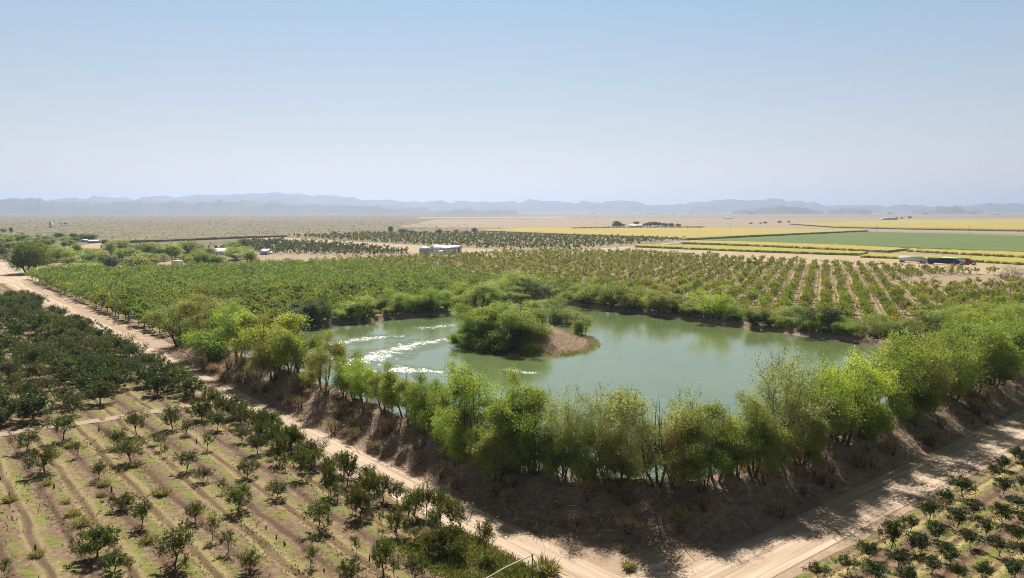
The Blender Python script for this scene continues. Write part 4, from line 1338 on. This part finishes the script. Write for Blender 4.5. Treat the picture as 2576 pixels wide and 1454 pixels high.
HAZE, SKY, SUN, EXPO, DENOISE = .000095, .058, 5.0, .68, True
# ------------------------------------------------------------------ built things
M_WHITE = plain('white_paint', (.72, .72, .7), .5, 0, .08)
M_WHITE_WALL = plain('white_wall', (.84, .79, .76), .8, 0, .12, .5)
M_GALV = plain('galvanised', (.34, .37, .42), .45, .55, .12, .8)
M_ROOF = plain('tin_roof', (.42, .44, .47), .5, .15, .08, .6)
M_BLACK = plain('black_paint', (.022, .02, .02), .5)
M_NAVY = plain('navy_paint', (.02, .032, .06), .35)
M_RED = plain('red_paint', (.3, .022, .03), .35)
M_PALEBLUE = plain('pale_cab', (.55, .62, .68), .35, 0, .05)
M_GLASS = plain('dark_glass', (.03, .045, .06), .1, 0, .05, 1, .6)
M_RUBBER = plain('rubber', (.02, .02, .02), .85)
M_STEEL = plain('steel', (.45, .45, .46), .4, .7)
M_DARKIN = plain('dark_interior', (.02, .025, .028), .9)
M_BRICK = plain('brown_wall', (.24, .16, .12), .9)
M_BROWNROOF = plain('brown_roof', (.4, .28, .22), .8)
M_WOOD = plain('weathered_wood', (.13, .1, .08), .9)


def wheel(parent, x, y, r=.52, w=.3, rim=True):
    m = MB().lathe([(.02, -w / 2), (r * .6, -w / 2), (r, -w / 2), (r, w / 2), (r * .6, w / 2), (.02, w / 2)], 16)
    for v in m.v:
        v[:, [1, 2]] = v[:, [2, 1]]
    o = part('wheel', m, M_RUBBER, parent)
    o.location = (x, y, r)
    if rim:
        k = MB().lathe([(.02, -w * .54), (r * .5, -w * .52), (r * .5, w * .52), (.02, w * .54)], 12)
        for v in k.v:
            v[:, [1, 2]] = v[:, [2, 1]]
        part('rim', k, M_STEEL, o)
    return o


def truck(label, X, Y, rz, cab_m, box_m, stripes):
    """tractor with sleeper and long box trailer; x forward, origin on the ground mid-length"""
    t = thing('semi_truck', label, 'truck', (X, Y, 0), rz, 'trucks parked beside the yellow crop')
    bx = MB().box((-2.6, 0, 2.62), (13.6, 2.55, 2.75))
    for s in (-1, 1):
        bx.box((-2.6, s * 1.285, 1.28), (13.6, .04, .16)).box((-2.6, s * 1.285, 3.96), (13.6, .04, .12))
        for k in range(14):
            bx.box((-9.1 + k * 1.0, s * 1.29, 2.62), (.06, .03, 2.5))
    bx.box((-9.43, 0, 2.62), (.05, 2.3, 2.5))
    tr = part('trailer', bx, box_m, t)
    part('chassis', MB().box((-2.6, .5, 1.08), (13.2, .15, .28)).box((-2.6, -.5, 1.08), (13.2, .15, .28)).box((5.8, 0, .75), (7.2, .9, .25)), M_BLACK, t)
    part('landing_gear', MB().box((1.6, .8, .62), (.16, .16, 1.0)).box((1.6, -.8, .62), (.16, .16, 1.0)), M_STEEL, t)
    cab = MB()
    # sleeper with sloping fairing, cab, hood
    prof = [(4.6, .75), (4.6, 3.75), (5.1, 3.95), (6.1, 3.7), (7.0, 3.05), (7.45, 2.1), (9.3, 1.75), (9.55, 1.45), (9.6, .65)]
    n = len(prof)
    ww = [1.22, 1.15, 1.12, 1.15, 1.15, 1.1, .9, .85, 1.0]
    top = [(x, -w, z) for (x, z), w in zip(prof, ww)] + [(x, w, z) for (x, z), w in zip(prof, ww)]
    q = [(i, i + 1, n + i + 1, n + i) for i in range(n - 1)] + [(n - 1, 0, n, 2 * n - 1)]
    mid = (5.8, 0.0)
    for s in (0, n):
        q += [(s + 0, s + 1, s + 2, s + 3), (s + 0, s + 3, s + 4, s + 5), (s + 0, s + 5, s + 6, s + 7), (s + 0, s + 7, s + 8, s + 0)]
    q = [f for f in q if len(set(f)) == 4] + [(0, 7, 8, 8)][:0]
    cab.add(top, q)
    cab.box((9.45, .75, 1.0), (.5, .5, .5)).box((9.45, -.75, 1.0), (.5, .5, .5))
    c = part('cab', cab, cab_m, t)
    part('windshield', MB().add([(7.04, -1.0, 3.0), (7.04, 1.0, 3.0), (7.47, 1.0, 2.14), (7.47, -1.0, 2.14)], [(0, 1, 2, 3)]).add([(6.99, -1.0, 3.0), (6.99, 1.0, 3.0), (7.42, 1.0, 2.14), (7.42, -1.0, 2.14)], [(0, 1, 2, 3)]), M_GLASS, c)
    for s in (-1, 1):
        part('side_window', MB().box((6.65, s * 1.15, 2.6), (.7, .06, .6)), M_GLASS, c)
        part('bumper' if s > 0 else 'grille', MB().box((9.72 if s > 0 else 9.66, 0, .62 if s > 0 else 1.2), (.2 if s > 0 else .1, 2.3 if s > 0 else 1.1, .35 if s > 0 else .7)), M_STEEL, c)
        part('headlight', MB().box((9.64, s * .8, 1.25), (.14, .3, .22)), M_WHITE, c)
        part('exhaust_stack', MB().tube([(4.45, s * .95, 1.0), (4.45, s * .95, 4.1)], [.09, .09], 8), M_STEEL, t)
        part('fuel_tank', MB().tube([(5.6, s * 1.0, .85), (7.0, s * 1.0, .85)], [.32, .32], 10), M_STEEL, t)
        for x in (-8.4, -7.1, 4.0, 5.2, 8.7):
            wheel(t, x, s * 1.02)
    return t


def along(x0, y0, x1, y1):
    a, b = at(x0, y0), at(x1, y1)
    return (a[0] + b[0]) / 2, (a[1] + b[1]) / 2, math.atan2(b[1] - a[1], b[0] - a[0])


tx, ty, tr_ = along(2262, 659.5, 2343, 663.5)
truck('pale cab semi truck with white box trailer, rearmost of the three parked beside the crop', tx, ty, tr_, M_PALEBLUE, M_WHITE, 0)
tx, ty, tr_ = along(2339, 664.5, 2418, 668)
truck('navy cab semi truck with a black box trailer, nearest of the three parked', tx, ty, tr_ + .02, M_NAVY, M_BLACK, 0)
tx, ty, tr_ = along(2379, 663.5, 2460, 668.2)
truck('red cab semi truck with white box trailer parked behind the black trailer', tx, ty + 3.0, tr_, M_RED, M_WHITE, 0)


# grain silos, shed, tank, car
def silo(label, cx, yb, wpx, h_body, h_roof, cap):
    X, Y = at(cx, yb)
    r = wpx / F * Y / 2
    t = thing('grain_silo', label, 'silo', (X, Y + r, 0), 0, 'grain silos beside the shed')
    h_body, h_roof = height_at(Y, h_body), height_at(Y, h_roof) - height_at(Y, h_body)
    prof = [(r, 0)]
    z = 0
    while z < h_body - .1:
        prof += [(r * 1.0, z + .02), (r * 1.012, z + .3), (r, z + .58)]
        z += .6
    prof.append((r, h_body))
    part('wall', MB().lathe(prof, 28), M_GALV, t, True)
    rf = part('roof', MB().lathe([(r * 1.05, h_body), (r * 1.05, h_body + .08), (r * .55, h_body + h_roof * .55), (.25, h_body + h_roof), (.01, h_body + h_roof)], 28), M_ROOF, t)
    if cap:
        part('vent_cap', MB().lathe([(.3, h_body + h_roof - .05), (.55, h_body + h_roof + .1), (.55, h_body + h_roof + .6), (.01, h_body + h_roof + .9)], 12), M_ROOF, rf)
    part('ladder', MB().box((r * .35, -r * .96, h_body / 2), (.05, .05, h_body)).box((r * .35 + .5, -r * .93, h_body / 2), (.05, .05, h_body)), M_STEEL, t)
    return t


silo('shorter corrugated grey silo with pale cone roof at the end of the shed', 1067.5, 639.5, 29, 626, 620, False)
silo('taller corrugated grey silo with a capped cone roof against the white shed', 1097, 636.5, 32.5, 621.5, 614.5, True)
X0, Y0 = at(1147, 638.5)          # near corner of the shed
sx = F / Y0


def shed():
    t = thing('farm_shed', 'long white shed with grey tin gable roof and dark doorway beside the silos', 'shed', (X0, Y0, 0), R(-14))
    Lx, Wy, hw, hr = -18.0, 15.0, height_at(Y0, 625.2), height_at(Y0 + 7, 617.5)        # length to the left, depth away
    # gable end faces the camera's right: ridge runs along x
    w = MB()
    th = .2
    w.box((Lx / 2, th / 2, hw / 2), (-Lx, th, hw)).box((Lx / 2, Wy - th / 2, hw / 2), (-Lx, th, hw))
    w.box((Lx + th / 2, Wy / 2, hw / 2), (th, Wy - 2 * th, hw))
    # open gable end with a doorway between two wall panels
    w.box((-th / 2, 2.7, hw / 2), (th, 5.0, hw)).box((-th / 2, Wy - 2.9, hw / 2), (th, 5.4, hw))
    part('wall', w, M_WHITE_WALL, t)
    g = MB().add([(-.02, 0, hw), (-.02, Wy, hw), (-.02, Wy / 2, hr), (-.02, Wy / 2, hr), (-.12, 0, hw), (-.12, Wy, hw), (-.12, Wy / 2, hr)], [(0, 1, 2, 3), (4, 6, 5, 4)][:1])
    g = MB().add([(-.02, .1, hw), (-.02, Wy - .1, hw), (-.02, Wy / 2 + .1, hr - .1), (-.02, Wy / 2 - .1, hr - .1)], [(0, 1, 2, 3)])
    part('gable', g, M_BROWNROOF, t)
    part('gable', MB().add([(Lx + .02, .1, hw), (Lx + .02, Wy - .1, hw), (Lx + .02, Wy / 2 + .1, hr - .1), (Lx + .02, Wy / 2 - .1, hr - .1)], [(0, 3, 2, 1)]), M_WHITE_WALL, t)
    rf = MB()
    for y0, y1 in ((-.6, Wy / 2), (Wy + .6, Wy / 2)):
        z0 = hw - .12
        a = [(Lx - .5, y0, z0), (1.2, y0, z0), (1.2, y1, hr), (Lx - .5, y1, hr)]
        b = [(x, y, z + .1) for x, y, z in a]
        rf.add(a + b, [(0, 1, 2, 3), (4, 7, 6, 5), (0, 4, 5, 1), (1, 5, 6, 2), (3, 2, 6, 7), (0, 3, 7, 4)])
    part('roof', rf, M_ROOF, t)
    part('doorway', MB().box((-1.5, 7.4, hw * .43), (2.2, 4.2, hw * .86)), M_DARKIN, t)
    part('side_door', MB().box((-.9, -.04, hw * .42), (1.1, .08, hw * .84)), plain('rust_door', (.16, .1, .1), .8), t)
    part('window', MB().box((-12.2, -.03, hw * .68), (.8, .06, 1.0)), M_DARKIN, t)
    part('gutter', MB().box((-9, -.66, hw - .1), (17.8, .1, .1)), M_STEEL, t)


shed()
X, Y = at(1109, 638.6)
t = thing('water_tank', 'low white round tank with flat lid in front of the taller silo', 'tank', (X, Y + 1, 0))
part('tank_wall', MB().lathe([(2.2, 0), (2.2, 2.0), (2.1, 2.15)], 24), M_WHITE, t)
part('tank_lid', MB().lathe([(2.15, 2.16), (1.2, 2.45), (.02, 2.5)], 24), M_WHITE, t)


def car(label, X, Y, rz, m):
    t = thing('parked_car', label, 'car', (X, Y, 0), rz)
    b = MB().box((0, 0, .62), (4.3, 1.75, .65), taper=.97)
    b.box((-.2, 0, 1.2), (2.4, 1.6, .55), taper=.8)
    part('body', b, m, t)
    part('window', MB().box((-.2, 0, 1.17), (2.32, 1.63, .3), taper=.9), M_GLASS, t)
    for x in (-1.35, 1.35):
        for s in (-1, 1):
            wheel(t, x, s * .8, .33, .2)


X, Y = at(1128, 640.5)
car('small white car parked against the long side of the shed', X, Y - 1, .1, M_WHITE)

# white tank on legs at the edge of the dense orchard
X, Y = at(446, 675)
k = 26.5 / F * Y / 2
t = thing('water_tower', 'white cylindrical water tank on short legs among the trees', 'water tower', (X, Y, 0))
z0 = height_at(Y, 671)
z1 = height_at(Y, 656)
part('tank', MB().lathe([(.02, z0), (k, z0), (k, z1), (k * .97, z1 + .2), (.02, z1 + .5)], 24), M_WHITE, t)
for s in range(4):
    part('leg', MB().tube([(k * .7 * math.cos(s * 1.57 + .7), k * .7 * math.sin(s * 1.57 + .7), -.2), (k * .7 * math.cos(s * 1.57 + .7), k * .7 * math.sin(s * 1.57 + .7), z0 + .1)], [.15, .15], 6), M_STEEL, t)


def house(name, label, cat, x0, x1, yb, yw, yr, depth, wall, roof, group=None, win=2):
    """a small gabled house: survey corners in the picture give its real width, wall and ridge heights"""
    Xa, Ya = at(x0, yb)
    Xb, _ = at(x1, yb)
    w = Xb - Xa
    zw, zr = height_at(Ya, yw), height_at(Ya, yr)
    t = thing(name, label, cat, ((Xa + Xb) / 2, Ya, 0), 0, group)
    part('wall', MB().box((0, depth / 2, zw / 2), (w, depth, zw)), wall, t)
    zr = max(zr, zw + .3)
    rf = MB()
    for y0, y1 in ((-.5, depth / 2), (depth + .5, depth / 2)):
        a = [(-w / 2 - .4, y0, zw), (w / 2 + .4, y0, zw), (w / 2 + .4, y1, zr), (-w / 2 - .4, y1, zr)]
        b = [(p, q, z + .12) for p, q, z in a]
        rf.add(a + b, [(0, 1, 2, 3), (4, 7, 6, 5), (0, 4, 5, 1), (1, 5, 6, 2), (3, 2, 6, 7), (0, 3, 7, 4)])
    for s in (-1, 1):
        rf.add([(s * w / 2, 0, zw - .02), (s * w / 2, depth, zw - .02), (s * w / 2, depth / 2 + .05, zr), (s * w / 2, depth / 2 - .05, zr)], [(0, 1, 2, 3)])
    part('roof', rf, roof, t)
    for i in range(win):
        f = part('window', MB().box((-w / 2 + w * (i + .7) / (win + 1), -.03, zw * .55), (1.1, .06, 1.0)), M_WHITE, t)
        part('pane', MB().box((-w / 2 + w * (i + .7) / (win + 1), -.08, zw * .55), (.9, .05, .8)), M_GLASS, f)
    part('door', MB().box((w * .36, -.04, 1.0), (.95, .08, 2.0)), M_WOOD, t)
    return t


g1 = 'houses of the farmstead'
house('farm_house', 'brown walled house with tan flat-pitched roof beyond the big willow', 'house', 3, 33, 622.5, 618.5, 615.8, 10, M_BRICK, M_BROWNROOF, g1)
house('farm_house', 'brick house with bright white tin roof below the dark trees', 'house', 219, 242, 611.5, 607.5, 604.2, 12, M_BRICK, M_WHITE, g1)
house('farm_house', 'small grey house half hidden by the dark trees', 'house', 203, 216, 609, 605, 602.5, 9, M_BRICK, M_GALV, g1, 1)
house('farm_house', 'low house under pale tin roof in the middle of the grove', 'house', 95, 110, 597, 594, 592, 9, M_BRICK, M_GALV, g1, 1)
house('low_barn', 'low barn with pale roof standing out of the scrub', 'barn', 233, 257, 645, 642.5, 640.8, 8, M_WHITE_WALL, M_ROOF, 'barns in the scrub', 1)
house('low_barn', 'little white roofed barn nearer the willow', 'barn', 194, 213, 650, 648, 646, 8, M_WHITE_WALL, M_WHITE, 'barns in the scrub', 1)
house('ranch_house', 'long white ranch house in front of the windbreak', 'house', 1585, 1617, 571, 567.8, 565.5, 20, M_WHITE, M_WHITE)
house('packing_barn', 'white gabled barn behind the grey shrubs', 'barn', 654, 671, 641, 634, 627.5, 14, M_WHITE, M_ROOF)
house('far_warehouse', 'long pale blue warehouse far out on the plain', 'warehouse', 2224, 2258, 553.5, 548.5, 547.5, 40, M_WHITE, M_ROOF, None, 3)
house('far_barn', 'grey open barn far off beyond the brown fields', 'barn', 1825, 1843, 550, 548, 547, 20, M_GALV, M_ROOF)
house('long_shelter', 'long low white roofed shelter behind the far orchard', 'shelter', 1098, 1140, 588.5, 587, 586, 8, M_WHITE_WALL, M_WHITE)


# greenhouse: curved white skin on hoops
X, Y = at(552, 642)
t = thing('greenhouse', 'curved white greenhouse among the farm trees', 'greenhouse', (X, Y, 0), .05)
w_, d_ = 38 / F * Y, 18
ang = np.linspace(0, math.pi, 17)
hh = height_at(Y, 626)
V = np.zeros((2, 17, 3))
for i, s in enumerate((-w_ / 2, w_ / 2)):
    V[i, :, 0] = s
    V[i, :, 1] = d_ / 2 - d_ / 2 * np.cos(ang)
    V[i, :, 2] = hh * np.sin(ang) ** .8
m_ = MB().grid(V)
part('cover', m_, M_WHITE, t, True)
for i, s in enumerate((-w_ / 2, w_ / 2)):
    e = MB()
    for j in range(16):
        e.add([V[i, j], V[i, j + 1], V[i, j + 1] * [1, 1, 0], V[i, j] * [1, 1, 0]], [(0, 1, 2, 3)])
    part('end_wall', e, M_WHITE_WALL, t)

# towers far out on the plain
X, Y = at(128, 572.5)
t = thing('lookout_tower', 'slim white tower alone on the scrub plain', 'tower', (X, Y, 0))
hz = height_at(Y, 558)
part('shaft', MB().box((0, 0, hz / 2), (4.6, 4.6, hz)), M_WHITE, t)
part('cornice', MB().box((0, 0, hz + .25), (5.2, 5.2, .5)), M_WHITE, t)
for x, yb, yt, lab in ((154, 570, 558.5, 'white round tank on a thin stand on the plain'), (166, 570, 560, 'dark rusty tank on thin stand on the plain')):
    X, Y = at(x, yb)
    hz = height_at(Y, yt)
    t = thing('tank_stand', lab, 'tank', (X, Y, 0), 0, 'raised tanks on the plain')
    part('tank', MB().lathe([(.02, hz * .6), (2.8, hz * .6), (2.8, hz * .9), (.02, hz)], 16), M_WHITE if 'white' in lab else M_BRICK, t)
    for s in range(4):
        part('leg', MB().tube([(2 * math.cos(s * 1.57), 2 * math.sin(s * 1.57), 0), (1.8 * math.cos(s * 1.57), 1.8 * math.sin(s * 1.57), hz * .62)], [.18, .18], 5), M_STEEL, t)
# far settlement buildings and trees at the foot of the mountains
far_b = [(120, 534, 'low white'), (196, 534.5, 'long pale'), (445, 533, 'tiny white'), (560, 533.5, 'pale sandy'), (1580, 533, 'bright white'), (1640, 533.2, 'small pale'), (1790, 533, 'grey-white'), (2000, 534.5, 'wide white'), (2170, 535, 'narrow white'), (2500, 535.5, 'long low white')]
for i, (x, y, w) in enumerate(far_b):
    X, Y = at(x, y + 4)
    ww = random.uniform(25, 60) * Y / 3500
    t = thing('distant_warehouse', '%s warehouse on the horizon below the mountains' % w, 'warehouse', (X, Y, 0), 0, 'buildings on the horizon')
    part('wall', MB().box((0, 0, 3.5), (ww, 25, 7)), M_WHITE_WALL, t)
    part('roof', MB().box((0, 0, 8), (ww * 1.02, 27, 2), taper=.7), M_WHITE, t)
for i, x in enumerate([640, 830, 935, 1010, 1060, 1130, 1190, 1245, 1300, 1480, 1510, 1690, 1735, 1810, 1900, 2030, 2070, 2110, 2240, 2280, 2330, 2400, 2450, 2520]):
    X, Y = at(x + random.uniform(-12, 12), 537.5 + random.uniform(-1, 1.5))
    plant(random.choice(fk), 'horizon_tree', 'dark clump of trees on the horizon, %s below the mountains' % nth(i + 1), 'tree', X, Y, 0, random.uniform(3, 9), random.uniform(.9, 1.6), (.05, .06, .04), 'tree clumps on the horizon')

# power poles over the plain
for i, (x, yb, yt) in enumerate([(282, 613, 600), (326, 607, 594), (567, 600, 588), (779, 588, 574), (1257, 582, 569), (1500, 569, 557), (1704, 568, 556), (1838, 575, 560), (2007, 578, 565), (2205, 582, 566), (2438, 588, 567)]):
    X, Y = at(x, yb)
    hz = min(13, height_at(Y, yt))
    t = thing('power_pole', 'thin dark power pole on the plain, %s along the line' % nth(i + 1), 'pole', (X, Y, 0), R(30), 'power poles on the plain')
    part('post', MB().tube([(0, 0, -.3), (0, 0, hz)], [.22, .16], 6), M_WOOD, t)
    part('crossarm', MB().box((0, 0, hz - .6), (2.4, .14, .16)), M_WOOD, t)

# long dark hedge lines
def hedge(name, label, pts, h, w, col, n, seed):
    g = np.random.default_rng(seed)
    P = np.array([at(x, y) for x, y in pts])
    d = np.r_[0, np.cumsum(np.hypot(*np.diff(P, axis=0).T))]
    s = g.uniform(0, d[-1], n)
    c = np.stack([np.interp(s, d, P[:, 0]), np.interp(s, d, P[:, 1]), np.zeros(n)], -1)
    c += np.stack([g.normal(size=n) * w * .4, g.normal(size=n) * w * .4, g.random(n) * h * (.6 + .5 * fbm(s * .05, s * 0, seed, 3))], -1)
    o = link(name, MB().leaves(c, g.normal(size=(n, 3)), g.normal(size=(n, 3)), g.uniform(.8, 1.8, n), .8, 0, g.random(n)).mesh(name, [M_LEAF]))
    o.color = (*col, 1)
    tag(o, label, 'hedge')


hedge('hedge', 'long dark hedge line along the edge of the scrub plain', [(275, 613.5), (640, 598.5), (720, 596.5)], 2.4, 3, (.05, .045, .03), 7000, 1)
hedge('hedge', 'dark green hedge between yellow and green fields', [(1740, 605), (1883, 597.5), (2182, 583)], 2.6, 3, (.03, .045, .015), 7000, 2)
hedge('hedge', 'brown hedge in front of the ranch house', [(1440, 577), (1600, 575), (1770, 574.5)], 4.5, 5, (.07, .05, .04), 5000, 3)
hedge('hedge', 'low dark edge along the far yellow field', [(1990, 565), (2100, 573), (2300, 578), (2620, 583.5)], 2.0, 3, (.06, .055, .02), 7000, 4)

# post with white pipe rail at the junction
X, Y = at(1339, 1458)
X2, Y2 = at(1205, 1470, .6)
hz = height_at(Y, 1394)
t = thing('gate_post', 'thin steel post with a white pipe rail sloping down from its top', 'gate', (X, Y, 0))
part('post', MB().tube([(0, 0, -.3), (0, 0, hz)], [.055, .05], 8), M_WOOD, t)
part('rail', MB().tube([(-.02, 0, hz - .08), ((X2 - X) * .5, (Y2 - Y) * .5, hz * .62 + .2), (X2 - X, Y2 - Y, .75)], [.055, .055, .055], 8), M_WHITE, t)
part('cap', MB().box((0, 0, hz + .04), (.2, .2, .08)), M_STEEL, t)

# ------------------------------------------------------------------ haze over the plain
hz_mb = MB().box((0, 0, 0), (2, 2, 2))
hm = NT('haze_air')
pv = hm.n('VolumePrincipled')
hm.set(pv, 'Color', (.58, .71, .95, 1))
hm.set(pv, 'Density', HAZE)
hm.set(pv, 'Anisotropy', .5)
hm.t.links.new(pv.outputs[0], hm.out.inputs['Volume'])
hme = hz_mb.mesh('haze', [hm.mat])
ho = link('haze', hme, None, (0, 0, 215))
ho.scale = (22500, 22500, 218)
tag(ho, kind='stuff')

# ------------------------------------------------------------------ sky, sun, camera
AZ, EL = R(-8), R(48)
w = bpy.data.worlds.new('World')
S.world = w
w.use_nodes = True
nt = w.node_tree
bg = nt.nodes['Background']
sky = nt.nodes.new('ShaderNodeTexSky')
sky.sky_type = 'NISHITA'
sky.sun_disc = False
sky.sun_elevation = EL
sky.sun_rotation = AZ
sky.altitude = 1200
sky.air_density = 1.0
sky.dust_density = .6
sky.ozone_density = 1.2
tint = nt.nodes.new('ShaderNodeMixRGB')
tint.blend_type = 'MULTIPLY'
tint.inputs[0].default_value = 1
tint.inputs[2].default_value = (.52, .35, .22, 1)
nt.links.new(sky.outputs[0], tint.inputs[1])
veil = nt.nodes.new('ShaderNodeMixRGB')       # thin high haze evens the blue out
veil.blend_type = 'ADD'
veil.inputs[0].default_value = 1
tc = nt.nodes.new('ShaderNodeTexCoord')
sz_ = nt.nodes.new('ShaderNodeSeparateXYZ')
nt.links.new(tc.outputs['Generated'], sz_.inputs[0])
mr = nt.nodes.new('ShaderNodeMapRange')
for i, x in enumerate((0, .27, .42, 1, 0)):
    if i:
        mr.inputs[i].default_value = x
nt.links.new(sz_.outputs['Z'], mr.inputs[0])
vr = nt.nodes.new('ShaderNodeMapRange')
for i, x in enumerate((0, 0, .27, 0, 1)):
    if i:
        vr.inputs[i].default_value = x
nt.links.new(sz_.outputs['Z'], vr.inputs[0])
vg = nt.nodes.new('ShaderNodeMixRGB')
vg.inputs[1].default_value = (4.5, 4.8, 5.4, 1)
vg.inputs[2].default_value = (1.7, 3.6, 5.75, 1)
nt.links.new(vr.outputs[0], vg.inputs[0])
vc = nt.nodes.new('ShaderNodeMixRGB')
vc.inputs[1].default_value = (0, 0, 0, 1)
nt.links.new(vg.outputs[0], vc.inputs[2])
nt.links.new(mr.outputs[0], vc.inputs[0])
nt.links.new(vc.outputs[0], veil.inputs[2])
nt.links.new(tint.outputs[0], veil.inputs[1])
nt.links.new(veil.outputs[0], bg.inputs['Color'])
bg.inputs['Strength'].default_value = SKY

sd = bpy.data.lights.new('sun', 'SUN')
sd.energy = SUN
sd.angle = R(.53)
sd.color = (1, .95, .87)
so = bpy.data.objects.new('sun', sd)
COL.objects.link(so)
so.rotation_euler = Vector((math.sin(AZ) * math.cos(EL), math.cos(AZ) * math.cos(EL), math.sin(EL))).to_track_quat('Z', 'Y').to_euler()
so.location = (0, 0, 60)

cd = bpy.data.cameras.new('camera')
cd.sensor_width = 36
cd.lens = 36 * F / 2576
cd.clip_start = .5
cd.clip_end = 60000
co = bpy.data.objects.new('camera', cd)
COL.objects.link(co)
co.location = (0, 0, H)
co.rotation_euler = (math.pi / 2 - PITCH, 0, 0)
S.camera = co

S.view_settings.view_transform = 'Standard'
S.view_settings.look = 'None'
S.view_settings.exposure = EXPO
S.view_settings.gamma = 1
c = S.cycles
c.max_bounces = 6
c.diffuse_bounces = 2
c.glossy_bounces = 2
c.transmission_bounces = 4
c.transparent_max_bounces = 4
c.volume_bounces = 0
c.sample_clamp_indirect = 6
c.use_denoising = DENOISE
c.pixel_filter_type = 'BLACKMAN_HARRIS'
c.filter_width = 1.05
c.denoising_prefilter = "NONE"
c.use_adaptive_sampling = False
